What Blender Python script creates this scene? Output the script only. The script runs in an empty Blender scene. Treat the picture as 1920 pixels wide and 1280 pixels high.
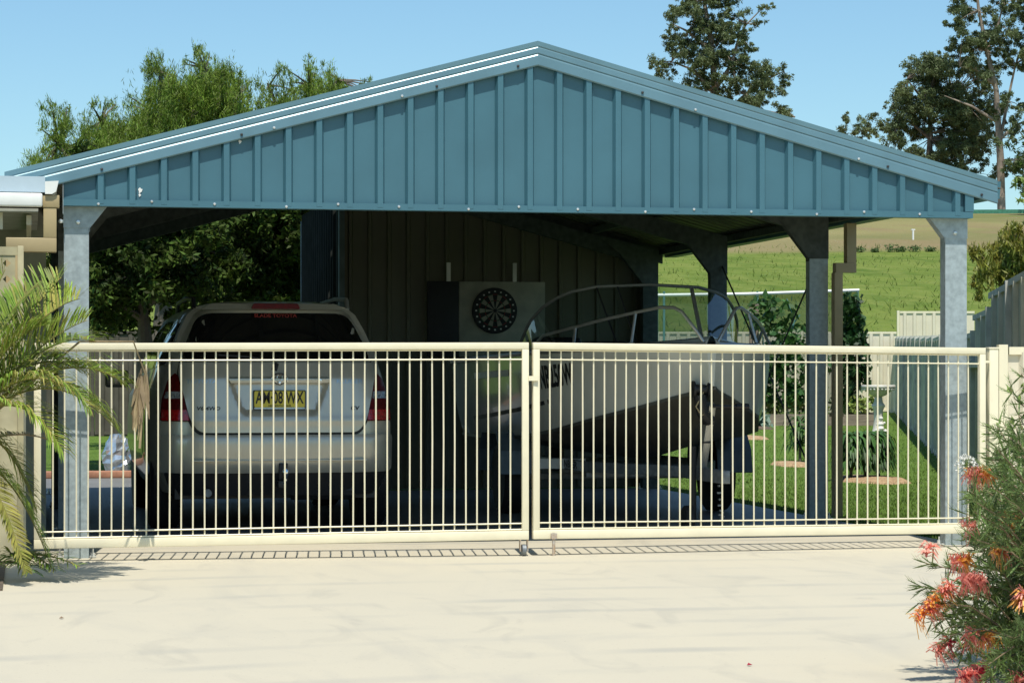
import bpy, bmesh, math, random
import numpy as np
from mathutils import Vector, Matrix

# ------------------------------------------------------------------ camera, sky, sun, exposure
R = math.radians
scene = bpy.context.scene
EYE = 1.12; YAW = R(11.5); CX, CY = -0.29, -14.84; F = 4460.0; HOR = 703.0
camd = bpy.data.cameras.new('camera'); cam = bpy.data.objects.new('camera', camd)
scene.collection.objects.link(cam); scene.camera = cam
cam.location = (CX, CY, EYE); cam.rotation_euler = (R(90), 0, -YAW)
camd.sensor_width = 36.0; camd.lens = 36.0 * F / 1920.0
camd.shift_y = (HOR - 640.0) / 1920.0
camd.clip_start = 0.1; camd.clip_end = 3000

SUN = Vector((-0.06, -0.48, 1.0)).normalized()
w = bpy.data.worlds.new("World"); scene.world = w; w.use_nodes = True
nt = w.node_tree; nt.nodes.clear()
sky = nt.nodes.new('ShaderNodeTexSky'); sky.sky_type = 'NISHITA'; sky.sun_disc = False
sky.sun_elevation = math.asin(SUN.z); sky.sun_rotation = math.atan2(SUN.x, SUN.y)
sky.air_density = 1.0; sky.dust_density = 0.5; sky.ozone_density = 5.0
bg = nt.nodes.new('ShaderNodeBackground'); bg.inputs[1].default_value = 0.13
wo = nt.nodes.new('ShaderNodeOutputWorld')
tint = nt.nodes.new('ShaderNodeMix'); tint.data_type = 'RGBA'; tint.blend_type = 'MULTIPLY'; tint.inputs[0].default_value = 1.0; tint.inputs[7].default_value = (0.93, 1.08, 1.03, 1)
nt.links.new(sky.outputs[0], tint.inputs[6]); nt.links.new(tint.outputs[2], bg.inputs[0]); nt.links.new(bg.outputs[0], wo.inputs[0])
sd = bpy.data.lights.new('sun', 'SUN'); sd.energy = 4.8; sd.angle = R(0.53); sd.color = (1.0, 0.95, 0.86)
so = bpy.data.objects.new('sun', sd); scene.collection.objects.link(so)
so.rotation_euler = SUN.to_track_quat('Z', 'Y').to_euler(); so.location = (0, -20, 40)
scene.view_settings.view_transform = 'Standard'; scene.view_settings.look = 'None'
scene.view_settings.exposure = 0.06; scene.view_settings.gamma = 1.0

# ------------------------------------------------------------------ helpers
random.seed(7); rng = np.random.default_rng(7)
col = scene.collection
FW = (math.sin(YAW), math.cos(YAW)); RT = (math.cos(YAW), -math.sin(YAW))
def at(px, py, D):
    """a point of the place at depth D metres, bearing and height read off the photograph"""
    a = (px - 960.0) / F * D; z = EYE + (HOR - py) / F * D
    return Vector((CX + FW[0]*D + RT[0]*a, CY + FW[1]*D + RT[1]*a, z))
def depth(x, y): return (x-CX)*FW[0] + (y-CY)*FW[1]
def lerp(a, b, t): return a + (b-a)*t
def interp(tab, v):
    if v <= tab[0][0]: return tab[0][1]
    for (a, x), (b, y) in zip(tab, tab[1:]):
        if v <= b: return x + (y-x)*(v-a)/(b-a)
    return tab[-1][1]
def sstep(a, b, v):
    t = max(0.0, min(1.0, (v-a)/(b-a))); return t*t*(3-2*t)

def mat(name, rgb, rough=0.6, metal=0.0, var=0.12, scale=6.0, bump=0.0, bscale=60.0, spec=0.5, coat=0.0,
        rgb2=None, island=0.0, trans=0.0, stretch=None, detail=4.0):
    m = bpy.data.materials.new(name); m.use_nodes = True; n = m.node_tree; L = n.links
    b = n.nodes['Principled BSDF']
    b.inputs['Roughness'].default_value = rough; b.inputs['Metallic'].default_value = metal
    b.inputs['Specular IOR Level'].default_value = spec; b.inputs['Coat Weight'].default_value = coat
    tc = n.nodes.new('ShaderNodeTexCoord'); src = tc.outputs['Object']
    if stretch:
        mp = n.nodes.new('ShaderNodeMapping'); mp.inputs['Scale'].default_value = stretch
        L.new(src, mp.inputs[0]); src = mp.outputs[0]
    no = n.nodes.new('ShaderNodeTexNoise'); no.inputs['Scale'].default_value = scale; no.inputs['Detail'].default_value = detail
    L.new(src, no.inputs['Vector'])
    mx = n.nodes.new('ShaderNodeMix'); mx.data_type = 'RGBA'
    c2 = rgb2 if rgb2 else tuple(c*(1-2*var) for c in rgb)
    c1 = rgb if rgb2 else tuple(min(1, c*(1+var)) for c in rgb)
    mx.inputs[6].default_value = (*c1, 1); mx.inputs[7].default_value = (*c2, 1)
    mr = n.nodes.new('ShaderNodeMapRange'); mr.inputs[1].default_value = 0.32; mr.inputs[2].default_value = 0.68
    L.new(no.outputs[0], mr.inputs[0]); L.new(mr.outputs[0], mx.inputs[0])
    out = mx.outputs[2]
    if island > 0:
        g = n.nodes.new('ShaderNodeNewGeometry'); hs = n.nodes.new('ShaderNodeHueSaturation')
        m1 = n.nodes.new('ShaderNodeMapRange'); m1.inputs[3].default_value = 1-island; m1.inputs[4].default_value = 1+island
        m2 = n.nodes.new('ShaderNodeMapRange'); m2.inputs[3].default_value = 0.5-0.03*island; m2.inputs[4].default_value = 0.5+0.03*island
        L.new(g.outputs['Random Per Island'], m1.inputs[0]); L.new(m1.outputs[0], hs.inputs['Value'])
        L.new(g.outputs['Random Per Island'], m2.inputs[0]); L.new(m2.outputs[0], hs.inputs['Hue'])
        L.new(out, hs.inputs['Color']); out = hs.outputs[0]
    L.new(out, b.inputs['Base Color'])
    if bump > 0:
        n2 = n.nodes.new('ShaderNodeTexNoise'); n2.inputs['Scale'].default_value = bscale; n2.inputs['Detail'].default_value = 5
        L.new(src, n2.inputs['Vector'])
        bp = n.nodes.new('ShaderNodeBump'); bp.inputs['Strength'].default_value = bump; bp.inputs['Distance'].default_value = 0.02
        L.new(n2.outputs[0], bp.inputs['Height']); L.new(bp.outputs[0], b.inputs['Normal'])
    if trans > 0:
        tr = n.nodes.new('ShaderNodeBsdfTranslucent'); mxs = n.nodes.new('ShaderNodeMixShader'); mxs.inputs[0].default_value = trans
        L.new(out, tr.inputs[0]); L.new(b.outputs[0], mxs.inputs[1]); L.new(tr.outputs[0], mxs.inputs[2])
        L.new(mxs.outputs[0], n.nodes['Material Output'].inputs[0])
    return m

ORG = {}
def finish(o, label=None, cat=None, group=None, kind=None):
    if label: o['label'] = label
    if cat: o['category'] = cat
    if group: o['group'] = group
    if kind: o['kind'] = kind
    return o
def thing(name, label, cat, loc=(0, 0, 0), group=None):
    o = bpy.data.objects.new(name, None); col.objects.link(o); o.location = loc; o.empty_display_size = 0.1
    ORG[o.name] = Vector(loc); return finish(o, label, cat, group)

class M:
    """collects faces in world coordinates and links them as one mesh object"""
    def __init__(s, off=(0, 0, 0)): s.v = []; s.f = []; s.off = Vector(off); s.mi = []; s.cur = 0
    def add(s, vs, fs):
        k = len(s.v); s.v += [tuple(Vector(v)+s.off) for v in vs]; s.f += [tuple(i+k for i in f) for f in fs]; s.mi += [s.cur]*len(fs); return s
    def box(s, x0, x1, y0, y1, z0, z1):
        if x0 > x1: x0, x1 = x1, x0
        if y0 > y1: y0, y1 = y1, y0
        if z0 > z1: z0, z1 = z1, z0
        return s.add([(x0,y0,z0),(x1,y0,z0),(x1,y1,z0),(x0,y1,z0),(x0,y0,z1),(x1,y0,z1),(x1,y1,z1),(x0,y1,z1)],
                     [(0,3,2,1),(4,5,6,7),(0,1,5,4),(1,2,6,5),(2,3,7,6),(3,0,4,7)])
    def obox(s, c, size, rot=None):
        h = Vector(size)/2; vs = []
        m = rot if rot else Matrix.Identity(3)
        for dz in (-1, 1):
            for dx, dy in ((-1,-1),(1,-1),(1,1),(-1,1)): vs.append(Vector(c) + m @ Vector((dx*h.x, dy*h.y, dz*h.z)))
        return s.add(vs, [(0,3,2,1),(4,5,6,7),(0,1,5,4),(1,2,6,5),(2,3,7,6),(3,0,4,7)])
    def beam(s, a, b, wd, ht, up=(0, 0, 1)):
        a = Vector(a); b = Vector(b); d = b-a; L = d.length; d.normalize(); x = d.cross(Vector(up))
        if x.length < 1e-4: x = Vector((1, 0, 0))
        x.normalize(); u = x.cross(d)
        m = Matrix((x, d, u)).transposed()
        return s.obox((a+b)/2, (wd, L, ht), m)
    def tube(s, pts, r, n=8, closed=False, caps=True):
        pts = [Vector(p) for p in pts]; N = len(pts); rr = r if isinstance(r, (list, tuple)) else [r]*N
        vs = []; prev = None
        for i, p in enumerate(pts):
            if closed: d = pts[(i+1) % N]-pts[i-1]
            else: d = pts[min(i+1, N-1)]-pts[max(i-1, 0)]
            if d.length < 1e-9: d = Vector((0, 0, 1))
            d.normalize()
            if prev is None:
                a = Vector((0, 0, 1)) if abs(d.z) < 0.9 else Vector((1, 0, 0)); u = d.cross(a).normalized()
            else:
                u = prev - d*prev.dot(d)
                u = u.normalized() if u.length > 1e-6 else d.orthogonal().normalized()
            prev = u; q = d.cross(u)
            for k in range(n):
                t = 2*math.pi*k/n; vs.append(p + (u*math.cos(t)+q*math.sin(t))*rr[i])
        fs = []
        for i in range(N if closed else N-1):
            j = (i+1) % N
            for k in range(n): fs.append((i*n+k, i*n+(k+1) % n, j*n+(k+1) % n, j*n+k))
        if caps and not closed: fs += [tuple(range(n-1, -1, -1)), tuple((N-1)*n+k for k in range(n))]
        return s.add(vs, fs)
    def lathe(s, prof, c, n=24, axis='z'):
        vs = []
        for r, h in prof:
            for k in range(n):
                t = 2*math.pi*k/n; a, b = r*math.cos(t), r*math.sin(t)
                p = (a, b, h) if axis == 'z' else ((h, a, b) if axis == 'x' else (b, h, a))
                vs.append(Vector(c)+Vector(p))
        fs = [(i*n+k, i*n+(k+1) % n, (i+1)*n+(k+1) % n, (i+1)*n+k) for i in range(len(prof)-1) for k in range(n)]
        fs += [tuple(range(n-1, -1, -1)), tuple((len(prof)-1)*n+k for k in range(n))]
        return s.add(vs, fs)
    def prism(s, poly, a, b, plane='xz'):
        n = len(poly)
        def P(p, t): return {'xz': (p[0], t, p[1]), 'xy': (p[0], p[1], t), 'yz': (t, p[0], p[1])}[plane]
        vs = [P(p, a) for p in poly] + [P(p, b) for p in poly]
        fs = [tuple(range(n)), tuple(range(2*n-1, n-1, -1))] + [(i, i+n, (i+1) % n+n, (i+1) % n) for i in range(n)]
        return s.add(vs, fs)
    def loft(s, rings, closed=False, cap=False):
        n = len(rings[0]); vs = [p for r in rings for p in r]; fs = []
        for i in range(len(rings)-1):
            for k in range(n if closed else n-1):
                fs.append((i*n+k, i*n+(k+1) % n, (i+1)*n+(k+1) % n, (i+1)*n+k))
        if cap: fs += [tuple(range(n-1, -1, -1)), tuple((len(rings)-1)*n+k for k in range(n))]
        return s.add(vs, fs)
    def buildsplit(s, name, m, parent, **k):
        par = list(range(len(s.v)))
        def find(i):
            while par[i] != i: par[i] = par[par[i]]; i = par[i]
            return i
        for f in s.f:
            for i in f[1:]: par[find(i)] = find(f[0])
        g = {}
        for f in s.f: g.setdefault(find(f[0]), []).append(f)
        for fs in g.values():
            q = M(); ix = {}
            for f in fs:
                for i in f:
                    if i not in ix: ix[i] = len(q.v); q.v.append(s.v[i])
                q.f.append(tuple(ix[i] for i in f)); q.mi.append(0)
            q.build(name, m, parent, **k)
    def build(s, name, m, parent=None, smooth=False, bevel=0.0, label=None, cat=None, group=None, kind=None, fix=False, solid=0.0):
        me = bpy.data.meshes.new(name)
        if parent is not None:
            top = parent
            while top.parent: top = top.parent
            org = ORG[top.name]
        else:
            V = np.array(s.v); org = Vector(((V[:,0].min()+V[:,0].max())/2, (V[:,1].min()+V[:,1].max())/2, V[:,2].min()))
        vs = [tuple(Vector(v)-org) for v in s.v]
        me.from_pydata(vs, [], s.f)
        for mm in (m if isinstance(m, (list, tuple)) else [m]): me.materials.append(mm)
        if isinstance(m, (list, tuple)): me.polygons.foreach_set('material_index', s.mi)
        if fix or bevel > 0:
            bm = bmesh.new(); bm.from_mesh(me)
            if fix: bmesh.ops.remove_doubles(bm, verts=bm.verts, dist=1e-5)
            bmesh.ops.recalc_face_normals(bm, faces=bm.faces)
            if bevel > 0:
                es = [e for e in bm.edges if len(e.link_faces) == 2 and e.calc_face_angle(0) > 0.6]
                bmesh.ops.bevel(bm, geom=es, offset=bevel, segments=2, profile=0.5, affect='EDGES', clamp_overlap=True)
            bm.to_mesh(me); bm.free()
        if smooth or bevel > 0:
            me.shade_smooth(); me.set_sharp_from_angle(angle=R(35 if smooth else 50))
        o = bpy.data.objects.new(name, me); col.objects.link(o)
        if solid: 
            sm = o.modifiers.new('solid', 'SOLIDIFY'); sm.thickness = solid; sm.offset = 0
        if parent is not None:
            o.parent = parent
        else:
            o.location = org; ORG[o.name] = org
        return finish(o, label, cat, group, kind)

def ribs(L, pitch, top, base, start=0.0):
    """(s, h) polyline of a trapezoidal ribbed sheet of length L; h 0 pan .. 1 rib top"""
    out = [(0.0, 0.0)]; c = start
    while c < L - base/2:
        if c > base/2: out += [(c-base/2, 0), (c-top/2, 1), (c+top/2, 1), (c+base/2, 0)]
        c += pitch
    out.append((L, 0.0)); return out
def sheet(m, A, B, z0, z1, pitch=0.19, depth=0.029, top=0.03, base=0.055, start=0.1, side=1, thick=0.004):
    """upright ribbed sheet from A to B (2-D); ribs stand out to the right-hand side of A>B times side"""
    A = Vector((A[0], A[1])); B = Vector((B[0], B[1])); d = (B-A); L = d.length; d.normalize(); nrm = Vector((d.y, -d.x))*side
    P = ribs(L, pitch, top, base, start); lo = []; hi = []
    for sgn in (0, 1):
        for s_, h in (P if sgn == 0 else P[::-1]):
            p = A + d*s_ + nrm*(h*depth - sgn*thick)
            zz0 = z0(s_) if callable(z0) else z0; zz1 = z1(s_) if callable(z1) else z1
            lo.append((p.x, p.y, zz0)); hi.append((p.x, p.y, max(zz1, zz0+0.002)))
    n = len(lo); vs = lo+hi
    fs = [(i, (i+1) % n, (i+1) % n+n, i+n) for i in range(n)]
    k = len(P)
    fs += [(i, i+1, n-2-i, n-1-i) for i in range(k-1)] + [(n+i, n+n-1-i, n+n-2-i, n+i+1) for i in range(k-1)]
    return m.add(vs, fs)

def rpoly(pts, r=0.03, n=5):
    out = []; N = len(pts); rr = r if isinstance(r, (list, tuple)) else [r]*N
    for i in range(N):
        p0, p, p1 = Vector(pts[i-1]), Vector(pts[i]), Vector(pts[(i+1) % N])
        a = (p0-p); b = (p1-p); q = min(rr[i], a.length*0.45, b.length*0.45)
        if q < 1e-4: out.append(tuple(p)); continue
        A = p + a.normalized()*q; B = p + b.normalized()*q
        for k in range(n+1):
            t = k/n; out.append(tuple(A*(1-t)**2 + p*2*t*(1-t) + B*t*t))
    return out
def panel(outline, fn, name, m, parent, off=0.0, thick=0.004, step=0.05, base=(0, 0, 0), smooth=True, label=None):
    """a shell laid over a curved surface: fn(a, b, out) gives the point"""
    bm = bmesh.new(); vs = [bm.verts.new((a, b, 0)) for a, b in outline]; bm.faces.new(vs)
    xs = [p[0] for p in outline]; ys = [p[1] for p in outline]
    for ax, lo, hi in ((0, min(xs), max(xs)), (1, min(ys), max(ys))):
        k = lo+step
        while k < hi-1e-4:
            co = [0, 0, 0]; co[ax] = k; no = [0, 0, 0]; no[ax] = 1
            bmesh.ops.bisect_plane(bm, geom=bm.verts[:]+bm.edges[:]+bm.faces[:], plane_co=co, plane_no=no, dist=1e-5); k += step
    ex = bmesh.ops.extrude_face_region(bm, geom=bm.faces[:])
    for v in ex['geom']:
        if isinstance(v, bmesh.types.BMVert): v.co.z = 1
    bm.verts.index_update()
    bmesh.ops.recalc_face_normals(bm, faces=bm.faces)
    mb = M(base); mb.v = [tuple(Vector(fn(v.co.x, v.co.y, off - thick*(1-v.co.z) if False else off - thick*v.co.z))+Vector(base)) for v in bm.verts]
    mb.f = [tuple(v.index for v in f.verts) for f in bm.faces]; mb.mi = [0]*len(mb.f); bm.free()
    return mb.build(name, m, parent, smooth=smooth, label=label, fix=True)
def text(body, size, name, m, parent, mtx, xs=1.0, extrude=0.001, bold=0.0, shear=0.0, fn=None):
    cu = bpy.data.curves.new('t', 'FONT'); cu.body = body; cu.size = size; cu.extrude = extrude; cu.offset = bold; cu.shear = shear
    cu.align_x = 'CENTER'; cu.align_y = 'CENTER'; cu.resolution_u = 3
    t = bpy.data.objects.new('t', cu); col.objects.link(t); bpy.context.view_layer.update()
    me = bpy.data.meshes.new_from_object(t.evaluated_get(bpy.context.evaluated_depsgraph_get()))
    bpy.data.objects.remove(t); bpy.data.curves.remove(cu)
    mb = M(); vs = []
    for v in me.vertices:
        c = Vector((v.co.x*xs, v.co.y, v.co.z)); vs.append(Vector(fn(c)) if fn else mtx @ c)
    mb.add(vs, [tuple(p.vertices) for p in me.polygons]); bpy.data.meshes.remove(me)
    return mb.build(name, m, parent)

def quads(m, C, U, V):
    """leaf blades: diamond-ish quads centre C, half axes U (long), V (wide); numpy arrays"""
    n = len(C); k = len(m.v)
    P = np.stack([C-U, C+V*1.0-U*0.1, C+U, C-V*1.0-U*0.1], 1).reshape(-1, 3)
    m.v += list(map(tuple, P.tolist())); idx = np.arange(n*4).reshape(n, 4)+k
    m.f += list(map(tuple, idx.tolist())); m.mi += [m.cur]*n
def unit(a): return a/np.maximum(1e-9, np.linalg.norm(a, axis=1, keepdims=True))
def clump(m, c, r, n, size, aspect=0.35, droop=0.0, up=0.0, shell=0.55):
    d = unit(rng.normal(size=(n, 3))); rad = rng.random(n)**shell
    C = np.array(c)+d*rad[:, None]*np.array(r)
    C += rng.normal(size=(n, 3))*np.array(r)*0.10
    U = unit(rng.normal(size=(n, 3))+np.array([0, 0, up-droop])*1.2 + d*0.6); V = unit(np.cross(U, rng.normal(size=(n, 3))))
    s = size*(0.6+0.8*rng.random(n))[:, None]
    quads(m, C, U*s, V*s*aspect)

# ------------------------------------------------------------------ materials
CONC = mat('concrete', (0.70, 0.66, 0.56), 0.85, var=0.05, scale=1.2, bump=0.15, bscale=90)
STEEL = mat('galvanised steel', (0.36, 0.42, 0.43), 0.55, 0.25, var=0.10, scale=30, bump=0.03, bscale=150, detail=6)
BLUE = mat('blue painted steel', (0.056, 0.150, 0.192), 0.42, var=0.04, scale=3, bump=0.02, bscale=8)
BARGE = mat('blue capping steel', (0.13, 0.235, 0.275), 0.34, 0.2, var=0.05, scale=4, bump=0.02, bscale=6)
STEELSHADE = mat('shade darkened steel', (0.10, 0.115, 0.11), 0.8, var=0.15, scale=20, spec=0.2)  # same galvanised steel, interior shade put into its colour
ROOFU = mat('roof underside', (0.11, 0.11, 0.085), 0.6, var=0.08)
CREAM = mat('cream powder coat', (0.79, 0.72, 0.515), 0.38, var=0.03, scale=8)
CREAMS = mat('cream fence sheet', (0.72, 0.655, 0.50), 0.5, var=0.05, scale=2.5)
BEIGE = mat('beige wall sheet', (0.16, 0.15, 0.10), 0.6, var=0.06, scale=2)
TAN = mat('tan downpipe', (0.40, 0.31, 0.16), 0.45, var=0.05)
WHITE = mat('white paint', (0.78, 0.78, 0.74), 0.5, var=0.04)
PALEB = mat('pale blue fascia', (0.45, 0.55, 0.62), 0.5, var=0.04)
SCREW = mat('screw head', (0.75, 0.75, 0.72), 0.25, 0.6)
DARKS = mat('dark screw', (0.03, 0.03, 0.03), 0.5)
RUST = mat('rusty zinc', (0.42, 0.28, 0.16), 0.6, 0.3, rgb2=(0.5, 0.47, 0.42), scale=40)
RUBBER = mat('black rubber', (0.015, 0.015, 0.016), 0.7, bump=0.1, bscale=80)
BLACK = mat('black plastic', (0.02, 0.02, 0.022), 0.5)
GLASSD = mat('dark tinted glass', (0.006, 0.007, 0.007), 0.04, var=0.0, spec=0.6)
PAINT = mat('silver car paint', (0.57, 0.54, 0.455), 0.32, 0.4, var=0.02, scale=3, coat=0.6)
CHROME = mat('chrome', (0.75, 0.76, 0.78), 0.12, 1.0, var=0.02)
REDL = mat('red lens', (0.42, 0.004, 0.006), 0.12, var=0.25, scale=50, coat=0.5)
REDD = mat('dark red lens', (0.10, 0.002, 0.003), 0.35, var=0.2, scale=50, spec=0.15)
CLEARL = mat('clear lens', (0.35, 0.36, 0.38), 0.12, 0.3, var=0.3, scale=60, coat=0.5)
YEL = mat('yellow plate', (0.75, 0.62, 0.06), 0.45, var=0.03)
INK = mat('black lettering', (0.012, 0.012, 0.012), 0.5)
REDT = mat('red lettering', (0.35, 0.05, 0.04), 0.5)
GREYT = mat('silver lettering', (0.45, 0.55, 0.62), 0.3, 0.5)
GEL = mat('boat gelcoat', (0.62, 0.61, 0.53), 0.18, var=0.05, scale=1.5, coat=0.3)
HULLD = mat('dark hull bottom', (0.085, 0.082, 0.066), 0.5, var=0.15, scale=3)
ALU = mat('aluminium tube', (0.50, 0.50, 0.47), 0.35, 0.7, var=0.06)
GALV2 = mat('trailer steel', (0.22, 0.24, 0.25), 0.55, 0.4, var=0.15, scale=20)
GUARD = mat('mudguard', (0.11, 0.15, 0.18), 0.5, 0.1)
STONE = mat('white cast stone', (0.66, 0.63, 0.56), 0.8, var=0.12, scale=8, bump=0.2)
TIMB = mat('weathered sleeper', (0.26, 0.21, 0.16), 0.9, var=0.15, scale=4, bump=0.3, stretch=(1, 1, 8))
MULCH = mat('wood chip mulch', (0.52, 0.36, 0.20), 0.95, rgb2=(0.30, 0.19, 0.10), scale=30, bump=0.8, bscale=60)
SOIL = mat('garden soil', (0.13, 0.10, 0.07), 0.95, var=0.2, scale=20, bump=0.6)
BRICK = mat('terracotta edging', (0.42, 0.20, 0.12), 0.85, var=0.12, scale=12)
BARK = mat('grey brown bark', (0.17, 0.14, 0.11), 0.9, var=0.25, scale=3, bump=0.5, bscale=20)
GUMB = mat('pale gum bark', (0.36, 0.30, 0.235), 0.8, rgb2=(0.17, 0.13, 0.10), scale=1.2, bump=0.2, bscale=8)
GUML = mat('gum leaves', (0.175, 0.22, 0.085), 0.6, rgb2=(0.085, 0.12, 0.048), scale=0.5, island=0.4, trans=0.3)
TREEL = mat('fresh green leaves', (0.225, 0.32, 0.032), 0.6, rgb2=(0.11, 0.17, 0.018), scale=1.3, island=0.5, trans=0.25)
DARKL = mat('dark green leaves', (0.080, 0.125, 0.016), 0.6, spec=0.2, rgb2=(0.016, 0.030, 0.006), scale=1.8, island=0.6, trans=0.2)
PALML = mat('palm leaf', (0.30, 0.40, 0.055), 0.42, rgb2=(0.14, 0.23, 0.03), scale=3, island=0.5, trans=0.25)
PALMY = mat('yellowed palm leaf', (0.42, 0.36, 0.09), 0.5, rgb2=(0.22, 0.24, 0.05), scale=6, island=0.3, trans=0.25)
DRYL = mat('dry leaf', (0.36, 0.27, 0.15), 0.8, var=0.2, scale=9, island=0.3)
GREVL = mat('grevillea leaf', (0.17, 0.24, 0.06), 0.5, rgb2=(0.09, 0.135, 0.035), scale=4, island=0.5, trans=0.2)
TWIG = mat('twig', (0.22, 0.15, 0.09), 0.8)
PINK = mat('pink styles', (0.95, 0.36, 0.28), 0.5, island=0.2, trans=0.35)
ORNG = mat('orange styles', (0.92, 0.46, 0.10), 0.5, island=0.2, trans=0.3)
CRIM = mat('crimson styles', (0.42, 0.03, 0.06), 0.5, island=0.35, trans=0.3)
BLOOM = mat('white petals', (0.75, 0.74, 0.68), 0.6, island=0.1)
TIPL = mat('bronze tipped leaves', (0.30, 0.25, 0.035), 0.5, rgb2=(0.12, 0.18, 0.025), scale=3, island=0.4, trans=0.25)
CABB = mat('blue grey leaves', (0.26, 0.36, 0.30), 0.6, rgb2=(0.14, 0.22, 0.16), scale=5, island=0.3)
VINEL = mat('bean leaves', (0.07, 0.16, 0.035), 0.5, rgb2=(0.035, 0.09, 0.02), scale=3, island=0.4, trans=0.25)
YGL = mat('yellow green leaves', (0.26, 0.34, 0.08), 0.55, island=0.4, trans=0.25)
GRASSB = mat('grass blades', (0.14, 0.22, 0.035), 0.6, rgb2=(0.08, 0.14, 0.02), scale=0.6, island=0.35, trans=0.3)
HILLB = mat('long hill grass', (0.16, 0.22, 0.04), 0.9, rgb2=(0.11, 0.165, 0.03), scale=0.12, island=0.3, trans=0.3)

# ------------------------------------------------------------------ setting: ground
def concrete_stains():
    m = bpy.data.materials.new('stained concrete'); m.use_nodes = True; n = m.node_tree; L = n.links
    b = n.nodes['Principled BSDF']; b.inputs['Roughness'].default_value = 0.8; b.inputs['Specular IOR Level'].default_value = 0.3
    tc = n.nodes.new('ShaderNodeTexCoord')
    def noise(sc, stretch, lo, hi, det=5, dist=0.0, rot=0):
        mp = n.nodes.new('ShaderNodeMapping'); mp.inputs['Scale'].default_value = stretch; mp.inputs['Rotation'].default_value = (0, 0, rot)
        no = n.nodes.new('ShaderNodeTexNoise'); no.inputs['Scale'].default_value = sc; no.inputs['Detail'].default_value = det; no.inputs['Distortion'].default_value = dist
        mr = n.nodes.new('ShaderNodeMapRange'); mr.inputs[1].default_value = lo; mr.inputs[2].default_value = hi
        L.new(tc.outputs['Object'], mp.inputs[0]); L.new(mp.outputs[0], no.inputs[0]); L.new(no.outputs[0], mr.inputs[0]); return mr.outputs[0]
    def mixc(fac, a, bcol, amt):
        mx = n.nodes.new('ShaderNodeMix'); mx.data_type = 'RGBA'; mu = n.nodes.new('ShaderNodeMath'); mu.operation = 'MULTIPLY'; mu.inputs[1].default_value = amt
        L.new(fac, mu.inputs[0]); L.new(mu.outputs[0], mx.inputs[0])
        if isinstance(a, tuple): mx.inputs[6].default_value = (*a, 1)
        else: L.new(a, mx.inputs[6])
        mx.inputs[7].default_value = (*bcol, 1); return mx.outputs[2]
    c = mixc(noise(0.9, (1.2, 0.6, 1), 0.35, 0.75), (0.545, 0.495, 0.375), (0.50, 0.46, 0.36), 0.7)
    c = mixc(noise(0.9, (1.5, 0.55, 1), 0.52, 0.72, 6, 1.6, 0.35), c, (0.40, 0.38, 0.32), 0.40)
    c = mixc(noise(1.8, (1.5, 0.6, 1), 0.58, 0.74, 8, 1.3, -0.35), c, (0.32, 0.305, 0.26), 0.34)
    c = mixc(noise(55, (1, 1, 1), 0.66, 0.74), c, (0.22, 0.20, 0.16), 0.3)
    # arcs left by turning tyres
    mp = n.nodes.new('ShaderNodeMapping'); mp.inputs['Location'].default_value = (1.4, 6.2, 0)
    wv = n.nodes.new('ShaderNodeTexWave'); wv.wave_type = 'RINGS'; wv.rings_direction = 'Z'; wv.inputs['Scale'].default_value = 0.55; wv.inputs['Distortion'].default_value = 1.5; wv.inputs['Detail'].default_value = 3
    L.new(tc.outputs['Object'], mp.inputs[0]); L.new(mp.outputs[0], wv.inputs[0])
    mr = n.nodes.new('ShaderNodeMapRange'); mr.inputs[1].default_value = 0.72; mr.inputs[2].default_value = 1.0; L.new(wv.outputs[1], mr.inputs[0])
    mk = n.nodes.new('ShaderNodeMath'); mk.operation = 'MULTIPLY'; L.new(mr.outputs[0], mk.inputs[0]); L.new(noise(0.9, (1, 1, 1), 0.45, 0.7), mk.inputs[1])
    c = mixc(mk.outputs[0], c, (0.34, 0.335, 0.295), 0.6)
    L.new(c, b.inputs['Base Color'])
    n2 = n.nodes.new('ShaderNodeTexNoise'); n2.inputs['Scale'].default_value = 70; L.new(tc.outputs['Object'], n2.inputs[0])
    bp = n.nodes.new('ShaderNodeBump'); bp.inputs['Strength'].default_value = 0.12; bp.inputs['Distance'].default_value = 0.01
    L.new(n2.outputs[0], bp.inputs['Height']); L.new(bp.outputs[0], b.inputs['Normal'])
    return m
DRIVE = concrete_stains()
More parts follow.
